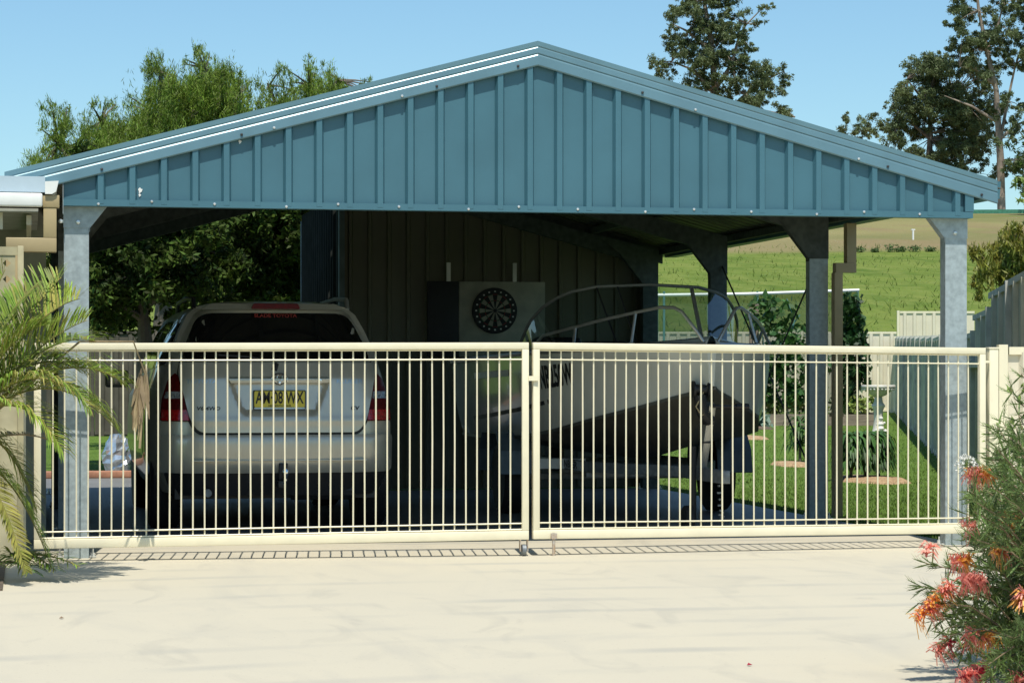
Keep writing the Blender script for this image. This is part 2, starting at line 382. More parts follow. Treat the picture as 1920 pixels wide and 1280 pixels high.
def land(name, green, dry, edge=None, earth=None):
    m = bpy.data.materials.new(name); m.use_nodes = True; n = m.node_tree; L = n.links; b = n.nodes['Principled BSDF']
    b.inputs['Roughness'].default_value = 0.95; b.inputs['Specular IOR Level'].default_value = 0.1
    tc = n.nodes.new('ShaderNodeTexCoord')
    def noise(sc, lo, hi, st=(1, 1, 1)):
        mp = n.nodes.new('ShaderNodeMapping'); mp.inputs['Scale'].default_value = st; L.new(tc.outputs['Object'], mp.inputs[0])
        no = n.nodes.new('ShaderNodeTexNoise'); no.inputs['Scale'].default_value = sc; no.inputs['Detail'].default_value = 8; L.new(mp.outputs[0], no.inputs[0])
        mr = n.nodes.new('ShaderNodeMapRange'); mr.inputs[1].default_value = lo; mr.inputs[2].default_value = hi; L.new(no.outputs[0], mr.inputs[0]); return mr.outputs[0]
    def mixc(fac, a, c2):
        mx = n.nodes.new('ShaderNodeMix'); mx.data_type = 'RGBA'; L.new(fac, mx.inputs[0])
        for i, q in ((6, a), (7, c2)):
            if isinstance(q, tuple): mx.inputs[i].default_value = (*q, 1)
            else: L.new(q, mx.inputs[i])
        return mx.outputs[2]
    g = mixc(noise(1.2 if edge is None else 0.30, 0.38, 0.64, (1, 1, 1) if edge is None else (1, 0.45, 1)), green[0], green[1])
    g = mixc(noise(25 if edge is None else 1.3, 0.38, 0.66, (1, 1, 1) if edge is None else (1, 0.4, 1)), g, green[2]) if len(green) > 2 else g
    if edge is not None:
        d = mixc(noise(0.10, 0.42, 0.6, (0.6, 0.35, 1)), dry[0], dry[1])
        d = mixc(noise(0.22, 0.50, 0.68, (0.6, 0.3, 1)), d, dry[2])
        at_ = n.nodes.new('ShaderNodeAttribute'); at_.attribute_name = 'depth'
        ad = n.nodes.new('ShaderNodeMath'); ad.operation = 'MULTIPLY_ADD'; ad.inputs[1].default_value = 9.0; L.new(noise(0.15, 0, 1, (1, 1, 1)), ad.inputs[0]); L.new(at_.outputs['Fac'], ad.inputs[2])
        mr = n.nodes.new('ShaderNodeMapRange'); mr.inputs[1].default_value = edge; mr.inputs[2].default_value = edge+6; L.new(ad.outputs[0], mr.inputs[0])
        g = mixc(mr.outputs[0], g, d)
        for lo, hi, cc, am in ((edge, edge+4, (0.28, 0.205, 0.115), 0.45),):
            a1 = n.nodes.new('ShaderNodeMapRange'); a1.inputs[1].default_value = lo-1; a1.inputs[2].default_value = hi; L.new(ad.outputs[0], a1.inputs[0])
            a2 = n.nodes.new('ShaderNodeMapRange'); a2.inputs[1].default_value = hi+22; a2.inputs[2].default_value = hi+4; L.new(ad.outputs[0], a2.inputs[0])
            a3 = n.nodes.new('ShaderNodeMath'); a3.operation = 'MULTIPLY'; L.new(a1.outputs[0], a3.inputs[0]); L.new(a2.outputs[0], a3.inputs[1])
            a4 = n.nodes.new('ShaderNodeMath'); a4.operation = 'MULTIPLY'; a4.inputs[1].default_value = am; L.new(a3.outputs[0], a4.inputs[0])
            g = mixc(a4.outputs[0], g, cc)
        m2 = n.nodes.new('ShaderNodeMapRange'); m2.inputs[1].default_value = 184; m2.inputs[2].default_value = 187; L.new(at_.outputs['Fac'], m2.inputs[0])
        g = mixc(m2.outputs[0], g, earth)
    L.new(g, b.inputs['Base Color'])
    n2 = n.nodes.new('ShaderNodeTexNoise'); n2.inputs['Scale'].default_value = 60 if edge is None else 3; n2.inputs['Detail'].default_value = 6; L.new(tc.outputs['Object'], n2.inputs[0])
    bp = n.nodes.new('ShaderNodeBump'); bp.inputs['Strength'].default_value = 0.9; bp.inputs['Distance'].default_value = 0.03 if edge is None else 0.3
    L.new(n2.outputs[0], bp.inputs['Height']); L.new(bp.outputs[0], b.inputs['Normal']); return m
LAWN = land('lawn', ((0.105, 0.185, 0.028), (0.075, 0.145, 0.020), (0.14, 0.22, 0.045)), None)
HILL = land('hill pasture', ((0.145, 0.20, 0.036), (0.095, 0.15, 0.024), (0.18, 0.22, 0.05)), ((0.26, 0.235, 0.10), (0.17, 0.185, 0.065), (0.25, 0.19, 0.10)), 116, (0.40, 0.24, 0.14))

ZT = [(0, -0.03), (24, -0.03), (54, 0.27), (60, 2.0), (120, 7.6), (190, 14.2), (205, 14.9), (260, 15.0), (400, 12), (2000, 10)]
def zg(x, y):
    D = depth(x, y); z = interp(ZT, D)
    if D > 70: z += 0.30*math.sin(x*0.06+1)*math.sin(D*0.035)
    return z
def ground_sheet(name, Ds, A, material):
    m = M(); nA = len(A); vs = []
    for D in Ds:
        for a in A:
            x = CX + FW[0]*D + RT[0]*a; y = CY + FW[1]*D + RT[1]*a; vs.append((x, y, zg(x, y)))
    fs = [(i*nA+j, i*nA+j+1, (i+1)*nA+j+1, (i+1)*nA+j) for i in range(len(Ds)-1) for j in range(nA-1)]
    m.add(vs, fs); o = m.build(name, material, kind='structure', smooth=True)
    at_ = o.data.attributes.new('depth', 'FLOAT', 'POINT'); at_.data.foreach_set('value', [D for D in Ds for _ in A])
    return o
ground_sheet('lawn', [-30, -10, 0, 10, 20, 24, 30, 38, 46, 54, 55.5], [-60, -30, -15, 0, 15, 30, 60], LAWN)
ground_sheet('hill', [55.5, 57, 60]+[60+i*4 for i in range(1, 37)]+[210, 230, 260, 320, 400, 700, 2000], [-900, -400, -200]+[-120+6*i for i in range(41)]+[200, 400, 900], HILL)
d = M(); d.box(-1.6, 9.5, -30, -0.30, -0.12, 0.0); d.box(-0.35, 5.80, -0.30, 1.10, -0.12, 0.0); d.build('driveway', DRIVE, kind='structure')
d = M(); d.box(-0.35, 5.80, 1.10, 8.0, -0.12, 0.002); d.box(-0.35, 2.6, 8.0, 14.6, -0.12, 0.0); d.build('carport_floor', mat('shade darkened slab', (0.20, 0.20, 0.19), 0.55, var=0.08, scale=1.5, bump=0.1), kind='structure')  # slab concrete coloured darker than the driveway to stand in for roof shade
d = M(); d.box(-3.0, -0.42, -2.2, -0.05, -0.05, 0.012); d.box(-3.0, -1.65, -5, -2.2, -0.05, 0.012); d.build('garden_bed', SOIL, kind='structure')

# grass blades along the slab edge and through the near lawn
def grass(name, n, x0, x1, y0, y1, h, material, ok=None, wd=0.004):
    Y = y0+(y1-y0)*rng.random(n)**1.6; X = rng.uniform(x0, x1, n)
    if x1-x0 > 3: X = np.where(rng.random(n) < 0.5, 5.82+(0.345*Y+0.7)*rng.random(n), 5.82-(Y*0.14)*rng.random(n)**1)*1.0
    m = M(); keep = [i for i in range(n) if (ok is None or ok(X[i], Y[i]))]
    P = np.array([(X[i], Y[i], zg(X[i], Y[i])) for i in keep]); k = len(P)
    hh = h*(0.5+rng.random(k)); lean = rng.normal(size=(k, 2))*0.35*hh[:, None]; an = rng.uniform(0, math.pi, k)
    wv = np.stack([np.cos(an)*wd, np.sin(an)*wd, np.zeros(k)], 1)
    T = P+np.concatenate([lean, hh[:, None]], 1)
    V = np.stack([P-wv, P+wv, T], 1).reshape(-1, 3)
    m.v = list(map(tuple, V.tolist())); m.f = list(map(tuple, np.arange(k*3).reshape(k, 3).tolist())); m.mi = [0]*k
    return m.build(name, material, kind='stuff')
grass('lawn_grass', 80000, 5.82, 9.5, -0.2, 30, 0.024, GRASSB, ok=lambda x, y: x < 6.3+0.345*y and not (x < 5.82 and y < 11.5), wd=0.005)
def hillblades():
    n = 11000; D = 57+rng.random(n)**1.3*62; A = rng.uniform(-0.02, 0.24, n)*D
    P = np.zeros((n, 3)); P[:, 0] = CX+FW[0]*D+RT[0]*A; P[:, 1] = CY+FW[1]*D+RT[1]*A
    P[:, 2] = [zg(x, y)-0.05 for x, y in P[:, :2]]
    ca = (np.sin(P[:, 0]*0.9+np.sin(P[:, 1]*0.7)*2)+np.sin(P[:, 1]*0.35+P[:, 0]*0.3))*0.5
    keep = rng.random(n) < 0.55+0.45*ca
    P = P[keep]; n = len(P)
    m = M(); h = 0.07+0.22*rng.random(n)**2.5; lean = rng.normal(size=(n, 2))*0.12; wd = 0.022*np.ones(n)
    wv = np.stack([np.ones(n)*RT[0], np.ones(n)*RT[1], np.zeros(n)], 1)*wd[:, None]
    T = P+np.concatenate([lean, h[:, None]], 1)
    V = np.stack([P-wv, P+wv, T], 1).reshape(-1, 3)
    m.v = list(map(tuple, V.tolist())); m.f = list(map(tuple, np.arange(n*3).reshape(n, 3).tolist())); m.mi = [0]*n
    m.build('hill_grass', HILLB, kind='stuff')
hillblades()

# ------------------------------------------------------------------ carport
SL = 0.268; AX = 2.87
def roofz(x): return 3.20 - abs(x-AX)*SL
cp = thing('carport', 'open double carport with blue ribbed gable and galvanised steel posts', 'carport', (2.85, 0, 0))
FY = [0.0, 2.78, 5.50, 7.93]
for i, y in enumerate(FY):
    for sx, x in ((1, 0.0), (-1, 5.71)):
        if i == 3 and sx == -1: y = 7.86
        m = M()
        # C-section post: web, two flanges with lips
        for (a, b) in ((x-0.075, x+0.075),):
            m.box(a, b, y-0.045, y-0.042+0.0, 0, 2.10)
            m.box(a, a+0.003, y-0.0419, y+0.045, 0, 2.10); m.box(b-0.003, b, y-0.0419, y+0.045, 0, 2.10)
            m.box(a+0.0031, a+0.02, y+0.042, y+0.045, 0, 2.10); m.box(b-0.02, b-0.0031, y+0.042, y+0.045, 0, 2.10)
        po = m.build('post', STEEL if i < 2 else STEELSHADE, cp)
        b = M(); b.prism([(x-0.078*sx, 2.02), (x+0.078*sx, 2.02), (x+0.30*sx, 2.30), (x+0.55*sx, roofz(x+0.55*sx)-0.09), (x-0.078*sx, roofz(x)-0.09)], y-0.05, y-0.0455)
        b.box(x+0.0785*sx, x+0.0815*sx, y-0.05, y+0.03, 2.0, 2.03)
        b.beam((x+0.079*sx, y-0.012, 2.02), (x+0.30*sx, y-0.012, 2.30), 0.07, 0.003, (0, 0, 1))
        b.build('knee_bracket', STEEL if i == 0 else STEELSHADE, cp)
        if i == 0:
            s_ = M(); s_.lathe([(0.001, -0.016), (0.012, -0.014), (0.014, -0.006), (0.014, 0)], (x+0.01*sx, y-0.05, 2.055), 10, 'y')
            if sx == 1: s_.lathe([(0.001, -0.016), (0.012, -0.014), (0.014, -0.006), (0.014, 0)], (x-0.095, y-0.03, 2.06), 10, 'y'); s_.box(x-0.1, x-0.076, y-0.03, y-0.025, 2.05, 2.07)
            s_.buildsplit('bolt', SCREW, cp, smooth=True)
        bp_ = M(); bp_.box(x-0.12, x-0.079, y-0.04, y+0.04, 0.004, 0.012); bp_.box(x+0.079, x+0.12, y-0.04, y+0.04, 0.004, 0.012)
        for q in (-1, 1): bp_.lathe([(0.014, 0.012), (0.014, 0.03), (0.006, 0.031), (0.006, 0.055)], (x+0.10*q, y, 0), 8)
        bp_.buildsplit('base_bracket', SCREW, cp)
for y in FY:                                   # rafters
    for a, b in ((0.0, AX), (5.71, AX)):
        sg = 1 if b > a else -1
        m = M(); m.prism([(a, roofz(a)-0.09), (b, roofz(b)-0.09), (b, roofz(b)-0.24), (a+0.1*sg, roofz(a+0.1*sg)-0.24), (a, roofz(a)-0.2)], y-0.0415, y+0.03)
        m.build('rafter', STEELSHADE, cp)
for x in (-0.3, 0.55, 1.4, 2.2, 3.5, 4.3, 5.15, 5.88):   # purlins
    m = M(); z = roofz(x)-0.008-0.011; m.box(x-0.03, x+0.03, -0.02, 8.0, z-0.062, z-0.003); m.build('purlin', STEELSHADE, cp)
# ribbed roof sheets, one each slope (shed bay behind carries the right-hand half)
def roof_slope(x0, x1, y0, y1, name='roof_sheet'):
    m = M(); P = ribs(y1-y0, 0.19, 0.03, 0.055, 0.1); rings = []
    for x in (x0, x1):
        z = roofz(x); rings.append([(x, y0+s_, z+h*0.029) for s_, h in P]+[(x, y0+s_, z+h*0.029-0.004) for s_, h in P[::-1]])
    m.loft(rings, closed=True); m.build(name, [ROOFU], cp, solid=0)
roof_slope(-0.40, AX-0.004, -0.06, 8.05); roof_slope(6.02, AX+0.004, -0.06, 8.13)
# gable cladding
PAN = -0.095
m = M(); sheet(m, (-0.075, PAN), (5.79, PAN), 2.165, lambda s_: roofz(-0.075+s_)-0.03, pitch=0.1912, depth=0.034, top=0.034, base=0.062, start=0.219-0.1912, side=1)
gab = m.build('gable_cladding', BLUE, cp)
m = M(); m.prism([(PAN-0.0325, 2.190), (PAN-0.0325, 2.150), (PAN+0.05, 2.150), (PAN+0.05, 2.154), (PAN-0.0295, 2.154), (PAN-0.0295, 2.190)], -0.08, 5.795, 'yz')
m.build('gable_bottom_trim', BLUE, cp)
m = M(); m.box(5.74, 5.80, PAN-0.034, PAN+0.09, 2.192, 2.34); m.build('corner_flashing', BLUE, cp)
m = M(); m.box(-0.083, -0.0795, PAN-0.034, PAN+0.09, 2.10, 2.42); m.build('corner_flashing', STEEL, cp)
m = M()
for k in range(31):
    x = 0.02+k*0.1912+(0.05 if k % 3 else 0.11)
    if x < 5.7 and k % 2 == 0: m.lathe([(0.001, -0.007), (0.008, -0.005), (0.009, 0)], (x, PAN-0.033, 2.172+0.010*(k % 3-1)), 8, 'y')
m.buildsplit('screw', SCREW, cp)
for px, py, r_ in ((263, 357, 0.012), (262, 366, 0.007), (450, 266, 0.009)):
    k_ = (px-960)/F; tx = (FW[0]+RT[0]*k_)/(FW[1]+RT[1]*k_); xx = CX+tx*(PAN-CY); zz = EYE+(HOR-py)/F*depth(xx, PAN)
    m = M(); m.prism([(xx+r_*(1+0.35*math.sin(5*t))*math.cos(t), zz+1.3*r_*(1+0.3*math.cos(3*t))*math.sin(t)) for t in [q*math.pi/7 for q in range(14)]], PAN-0.0052, PAN-0.004); m.build('white_fleck', WHITE, gab)
# barge capping: folded profile along both slopes
prof = [(0.03, 0.03), (-0.046, 0.032), (-0.046, -0.004), (-0.036, -0.011), (-0.042, -0.017), (-0.042, -0.048), (-0.032, -0.055), (-0.042, -0.064), (-0.046, -0.118), (-0.038, -0.124), (-0.034, -0.120)]
prof2 = [(0.03, 0.03), (-0.036, 0.032), (-0.036, 0.002), (-0.0315, -0.004), (-0.036, -0.0118), (-0.038, -0.044), (-0.0325, -0.050), (-0.039, -0.0613), (-0.043, -0.118), (-0.038, -0.124), (-0.034, -0.120)]
def barge(x0, x1, prof=prof):
    m = M(); rings = []
    for x in (x0, x1):
        rings.append([(x, PAN+o, roofz(x)+dz) for o, dz in prof]+[(x, PAN+o+0.003, roofz(x)+dz-0.0015) for o, dz in prof[::-1]])
    m.loft(rings, closed=True, cap=True); return m.build('barge_capping', BARGE, cp)
barge(-0.43, AX, prof2); barge(5.965, AX, prof2)
m = M(); m2 = M()
for x in (0.15, 1.0, 2.22, 2.74, 3.55, 5.2, 5.85): m.lathe([(0.001, -0.008), (0.008, -0.006), (0.009, 0)], (x, PAN-0.046, roofz(x)-0.098), 8, 'y')
m.buildsplit('screw', DARKS, cp)
for x in (1.2, 2.0, 3.9, 5.0): m2.lathe([(0.001, -0.008), (0.008, -0.006), (0.009, 0)], (x, PAN-0.046, roofz(x)-0.105), 8, 'y')
m2.buildsplit('screw', SCREW, cp)
# ridge cap, gutters and downpipe
m = M(); m.prism([(AX-0.2, roofz(AX-0.2)+0.033), (AX, roofz(AX)+0.036), (AX+0.2, roofz(AX+0.2)+0.033), (AX+0.2, roofz(AX+0.2)+0.036), (AX, roofz(AX)+0.039), (AX-0.2, roofz(AX-0.2)+0.036)], -0.05, 8.05); m.build('ridge_cap', BARGE, cp)
def gutter(x, dirn):
    m = M(); zt = 2.405 if dirn > 0 else 2.325; W = 0.11*dirn
    o = [(x, zt), (x, zt-0.115), (x+W, zt-0.115), (x+W*1.05, zt-0.06), (x+W*0.98, zt-0.055), (x+W*1.08, zt)]
    i = [(a-0.003*dirn if k > 1 else a+0.003*dirn, b+0.003) for k, (a, b) in enumerate(o)]
    m.prism(o+i[::-1], 0.02, 8.1); m.prism([o[0], o[1], o[2], o[3], o[5]], 0.013, 0.0195); return m.build('gutter', BLUE, cp)
gutter(5.93, 1); gutter(-0.30, -1)
m = M(); m.box(5.90, 5.975, 2.62, 2.70, 1.985, 2.29); m.box(5.81, 5.975, 2.62, 2.70, 1.91, 1.984); m.box(5.80, 5.865, 2.621, 2.699, 0.03, 1.909)
dp = m.build('downpipe', TAN, cp)
m = M(); m.box(5.795, 5.87, 2.615, 2.705, 0.80, 0.83); m.box(5.79, 5.80, 2.60, 2.72, 0.80, 0.83); m.build('clip', TAN, dp)
for a, b in (((5.74, 2.84, 2.0), (5.74, 5.45, 0.15)), ((5.74, 2.84, 0.25), (5.74, 5.45, 2.08))):
    m = M(); m.beam(a, b, 0.022, 0.004, (1, 0, 0)); m.build('brace_strap', DARKS, cp)

# ------------------------------------------------------------------ shed closing the back of the right-hand bay
sh = thing('garden_shed', 'beige ribbed steel shed wall closing the back of the carport', 'shed', (4.2, 8.1, 0))
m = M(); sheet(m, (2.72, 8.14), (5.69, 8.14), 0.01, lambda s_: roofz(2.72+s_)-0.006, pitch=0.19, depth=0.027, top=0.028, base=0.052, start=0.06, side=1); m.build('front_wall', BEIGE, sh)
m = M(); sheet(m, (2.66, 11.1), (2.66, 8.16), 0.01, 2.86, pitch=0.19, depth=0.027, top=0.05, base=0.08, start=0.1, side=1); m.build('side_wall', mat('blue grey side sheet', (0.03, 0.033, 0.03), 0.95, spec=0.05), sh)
m = M(); m.box(2.665, 2.718, 8.08, 8.15, 0.0, 2.9); m.box(2.635, 2.66, 11.11, 11.17, 0, 2.8); m.buildsplit('corner_trim', mat('corner trim', (0.17, 0.21, 0.22), 0.8, spec=0.2), sh)
m = M(); m.prism([(2.5, roofz(2.5)-0.002), (AX, roofz(AX)-0.002), (5.9, roofz(5.9)-0.002), (5.9, roofz(5.9)-0.16), (AX, roofz(AX)-0.16), (2.5, roofz(2.5)-0.16)], 8.06, 8.10); m.build('head_flashing', STEELSHADE, sh)
m = M(); m.prism([(2.5, roofz(2.5)+0.0), (AX, roofz(AX)), (6.0, roofz(6.0)), (6.0, roofz(6.0)-0.05), (AX, roofz(AX)-0.05), (2.5, roofz(2.5)-0.05)], 8.15, 11.3); m.build('roof', BARGE, sh)
m = M(); m.box(5.70, 5.79, 8.01, 8.2, 0.0, 2.3); m.box(5.72, 5.75, 8.2, 11.1, 0, 2.3); m.buildsplit('corner_post', STEELSHADE, sh)

# dartboard and its cabinet on the shed wall
db = thing('dartboard_backing', 'pale dartboard backing panel hung on the shed wall by two pale straps', 'backing board', (4.03, 8.06, 1.3))
m = M(); m.box(3.84, 4.70, 8.055, 8.09, 1.30, 2.035); m.build('panel', mat('painted board', (0.42, 0.40, 0.32), 0.6), db, bevel=0.003)
m = M(); m.box(3.53, 3.836, 8.048, 8.10, 1.30, 2.035); m.build('blackboard', mat('scoreboard', (0.02, 0.02, 0.024), 0.6), db, bevel=0.003)
for x in (3.72, 4.38): m = M(); m.box(x, x+0.04, 8.075, 8.083, 2.036, 2.22); m.build('hanging_strap', ALU, db)
dt = thing('dartboard', 'round black dartboard hanging on the pale backing panel', 'dartboard', (4.06, 8.04, 1.5))
c = (4.19, 8.05, 1.75)
m = M(); m.lathe([(0.222, 0.0), (0.226, -0.01), (0.222, -0.035), (0.20, -0.038), (0.001, -0.038)], c, 40, 'y'); m.build('board', RUBBER, dt, smooth=True)
def seg(m, r0, r1, a0, a1, y, n=4):
    P = [(c[0]+r1*math.sin(lerp(a0, a1, k/n)), c[2]+r1*math.cos(lerp(a0, a1, k/n))) for k in range(n+1)]
    P += [(c[0]+r0*math.sin(lerp(a1, a0, k/n)), c[2]+r0*math.cos(lerp(a1, a0, k/n))) for k in range(n+1)]
    m.prism(P, y, y+0.002)
m = M()
for k in range(20):
    if k % 2: seg(m, 0.018, 0.163, (k-0.5)*math.pi/10, (k+0.5)*math.pi/10, 8.0075)
m2 = m
for k in range(20):
    mm = m; m.cur = 1 if k % 2 else 2
    seg(mm, 0.095, 0.103, (k-0.5)*math.pi/10, (k+0.5)*math.pi/10, 8.006); seg(mm, 0.155, 0.163, (k-0.5)*math.pi/10, (k+0.5)*math.pi/10, 8.006)
m.build('board_pattern', [mat('sisal segments', (0.34, 0.31, 0.24), 0.8), mat('dart green', (0.02, 0.10, 0.04), 0.7), mat('dart red', (0.20, 0.02, 0.02), 0.7)], dt)
m = M()
for i in range(20):
    a = i*math.pi/10; m.beam((c[0]+0.188*math.sin(a)-0.008, 8.0105, c[2]+0.188*math.cos(a)), (c[0]+0.188*math.sin(a)+0.008, 8.0105, c[2]+0.188*math.cos(a)), 0.002, 0.014)
m.build('number_ring', ALU, dt)

# ------------------------------------------------------------------ car
CO = Vector((1.45, 1.92, 0)); car = thing('suv', 'silver four wheel drive wagon parked nose in, rear towards the gate', 'car', CO)
HW = [(0.28, 0.74), (0.40, 0.79), (0.55, 0.825), (0.77, 0.825), (0.95, 0.81), (1.10, 0.765), (1.225, 0.725), (1.30, 0.70), (1.45, 0.63), (1.56, 0.565), (1.61, 0.50)]
RB = [(0.25, 0.12), (0.42, 0.05), (0.68, 0.03), (0.80, 0.035), (1.10, 0.07), (1.22, 0.12), (1.56, 0.34), (1.61, 0.38), (1.65, 0.55), (1.67, 0.9)]
def hw(z): return interp(HW, z)
def ry(x, z):
    u = min(1.0, abs(x)/hw(z)); return interp(RB, z)+0.07*u*u+0.16*u**8
def rear(x, z, off=0.0): return (x, ry(x, z)-off, z)
def grow(y): return 0.085*sstep(0.1, 1.0, y) - 0.22*sstep(3.7, 4.7, y)**2
def side(y, z, off=0.0, s=1): return (s*(hw(z)+grow(y)+off), y, z)
SEC = [(hw(z), z) for z in (0.28, 0.34, 0.40, 0.48, 0.55, 0.66, 0.77, 0.86, 0.95, 1.03, 1.10, 1.16, 1.225, 1.30, 1.38, 1.45, 1.51, 1.56, 1.59, 1.61)]+[(0.42, 1.635), (0.28, 1.655), (0.14, 1.665), (0.0, 1.668)]
m = M(CO); rows = []; NU = 26
for x_, z_ in SEC:
    rows.append([(x_*math.sin(u*math.pi/2)*1.0, ry(x_*math.sin(u*math.pi/2), z_), z_) for u in [(-1+2*k/NU) for k in range(NU+1)]])
m.loft(rows)
for s_ in (-1, 1):
    rings = []
    for k, y in enumerate([None, 0.42, 0.62, 0.9, 1.3, 1.8, 2.4, 2.85, 3.1, 3.35, 3.6, 3.75, 4.0, 4.3, 4.55, 4.68]):
        ring = []
        for x_, z_ in SEC:
            if y is None: ring.append((s_*x_, ry(x_, z_), z_)); continue
            f = interp([(2.85, 1.0), (3.7, 0.14), (4.68, -0.02)], y); zz = z_ if z_ < 1.0 else 1.0+(z_-1.0)*f
            yy = max(y, ry(x_, z_)+0.01*k)
            xx = x_+grow(yy)*min(1, x_/0.3) if x_ > 0 else 0
            if z_ > 1.0: xx = lerp(xx, min(0.84, 0.84*(1.668-z_)/0.62)+0*xx, sstep(2.9, 3.7, y))
            if y > 4.6: xx *= 0.93
            ring.append((s_*xx, yy, zz))
        rings.append(ring)
    m.loft(rings)
    m.add([(s_*a[0]*0.99, 4.69, a[2]) for a in rings[-1]]+[(0, 4.69, 0.3)], [(i, i+1, len(SEC)) for i in range(len(SEC)-1)])
m.build('body', PAINT, car, smooth=True, fix=True)
m = M(CO); m.box(-0.72, 0.72, 0.25, 4.5, 0.24, 0.42); m.box(-0.5, 0.5, 0.12, 0.3, 0.30, 0.40); m.tube([(0.1, 0.2, 0.30), (0.55, 0.18, 0.30)], 0.07, 12); m.buildsplit('underbody', BLACK, car)
m = M(CO); m.tube([(-0.5, 0.3, 0.30), (-0.5, 0.06, 0.29)], 0.028, 12); m.build('exhaust_pipe', GALV2, car, smooth=True)
# bumper
def bump_fn(x, z, off=0.0):
    b = 0.055*(1-abs((z-0.575)/0.165)**4); u = abs(x)/0.86
    return (x, ry(min(abs(x), hw(z)), z)-off-b+0.10*max(0, u-0.9)/0.1, z)
bp_ = panel(rpoly([(-0.835, 0.43), (0.835, 0.43), (0.84, 0.70), (-0.84, 0.70)], 0.03), bump_fn, 'rear_bumper', PAINT, car, off=0.02, thick=0.12, step=0.028, base=CO)
m = M(CO); m.box(-0.62, 0.62, -0.045, 0.02, 0.515, 0.527); m.build('bumper_ledge', PAINT, bp_, bevel=0.003)
panel(rpoly([(-0.74, 0.27), (0.74, 0.27), (0.80, 0.43), (-0.80, 0.43)], 0.02), lambda x, z, o=0: (x, ry(min(abs(x), hw(z)), z)-o, z), 'lower_bumper', BLACK, car, off=0.02, thick=0.05, step=0.06, base=CO)
# tailgate with recess for the number plate
def tg_fn(x, z, off=0.0):
    hwid = interp([(0.84, 0.27), (1.11, 0.375)], z)
    rec = sstep(0.845, 0.875, z)*(1-sstep(1.085, 1.11, z))*(1-sstep(hwid-0.035, hwid, abs(x)))
    crease = 0.006*math.exp(-((z-0.80)/0.02)**2)
    return (x, ry(x, z)-off+0.034*rec-crease, z)
tgo = rpoly([(-0.56, 0.715), (0.56, 0.715), (0.625, 0.80), (0.70, 1.12), (0.69, 1.21), (-0.69, 1.21), (-0.70, 1.12), (-0.625, 0.80)], [0.08, 0.08, 0.06, 0.05, 0.01, 0.01, 0.05, 0.06])
tg = panel(tgo, tg_fn, 'tailgate', PAINT, car, off=0.046, thick=0.040, step=0.018, base=CO)
tgs = rpoly([(-0.575, 0.695), (0.575, 0.695), (0.64, 0.79), (0.715, 1.13), (0.66, 1.3), (-0.66, 1.3), (-0.715, 1.13), (-0.64, 0.79)], [0.09]*8)
panel(tgs, lambda x, z, o=0: rear(x, z, o), 'tailgate_seal', BLACK, tg, off=0.008, thick=0.003, step=0.05, base=CO)
glo = rpoly([(-0.672, 1.225), (0.672, 1.225), (0.655, 1.31), (0.545, 1.565), (-0.545, 1.565), (-0.655, 1.31)], [0.03, 0.03, 0.05, 0.10, 0.10, 0.05])
gf = rpoly([(-0.69, 1.213), (0.69, 1.213), (0.672, 1.31), (0.56, 1.583), (-0.56, 1.583), (-0.672, 1.31)], [0.03, 0.03, 0.05, 0.11, 0.11, 0.05])
panel(gf, rear, 'window_surround', PAINT, car, off=0.020, thick=0.012, step=0.06, base=CO)
rg = panel(glo, rear, 'rear_window', GLASSD, car, off=0.025, thick=0.008, step=0.06, base=CO)
m = M(CO); m.tube([(-0.02, 0.06, 1.185), (-0.03, 0.10, 1.22), (-0.22, 0.12, 1.25), (-0.42, 0.14, 1.262)], 0.007, 6); m.tube([(-0.035, 0.05, 1.15), (-0.02, 0.07, 1.20)], 0.022, 8); m.build('rear_wiper', BLACK, rg)
panel(rpoly([(-0.53, 1.59), (0.53, 1.59), (0.45, 1.635), (-0.45, 1.635)], 0.02), lambda x, z, o=0: (x, interp([(1.58, 0.30), (1.64, 0.36)], z)+0.12*(x/0.55)**2-o, z), 'roof_spoiler', PAINT, car, off=0.0, thick=0.16, step=0.05, base=CO)
def flat(x, z, y, off=0.0): return (x, y, z)
m = M(CO); m.prism(rpoly([(-0.175, 1.594), (0.175, 1.594), (0.16, 1.632), (-0.16, 1.632)], 0.012), 0.283, 0.33); m.build('high_brake_light', REDD, car, smooth=True)
text('SLADE TOYOTA', 0.042, 'sticker_lettering', REDT, rg, None, xs=1.0, extrude=0.0005, bold=0.001, fn=lambda c: CO+Vector(rear(c.x+0.0, 1.545+c.y*0.84, 0.0265+c.z)))
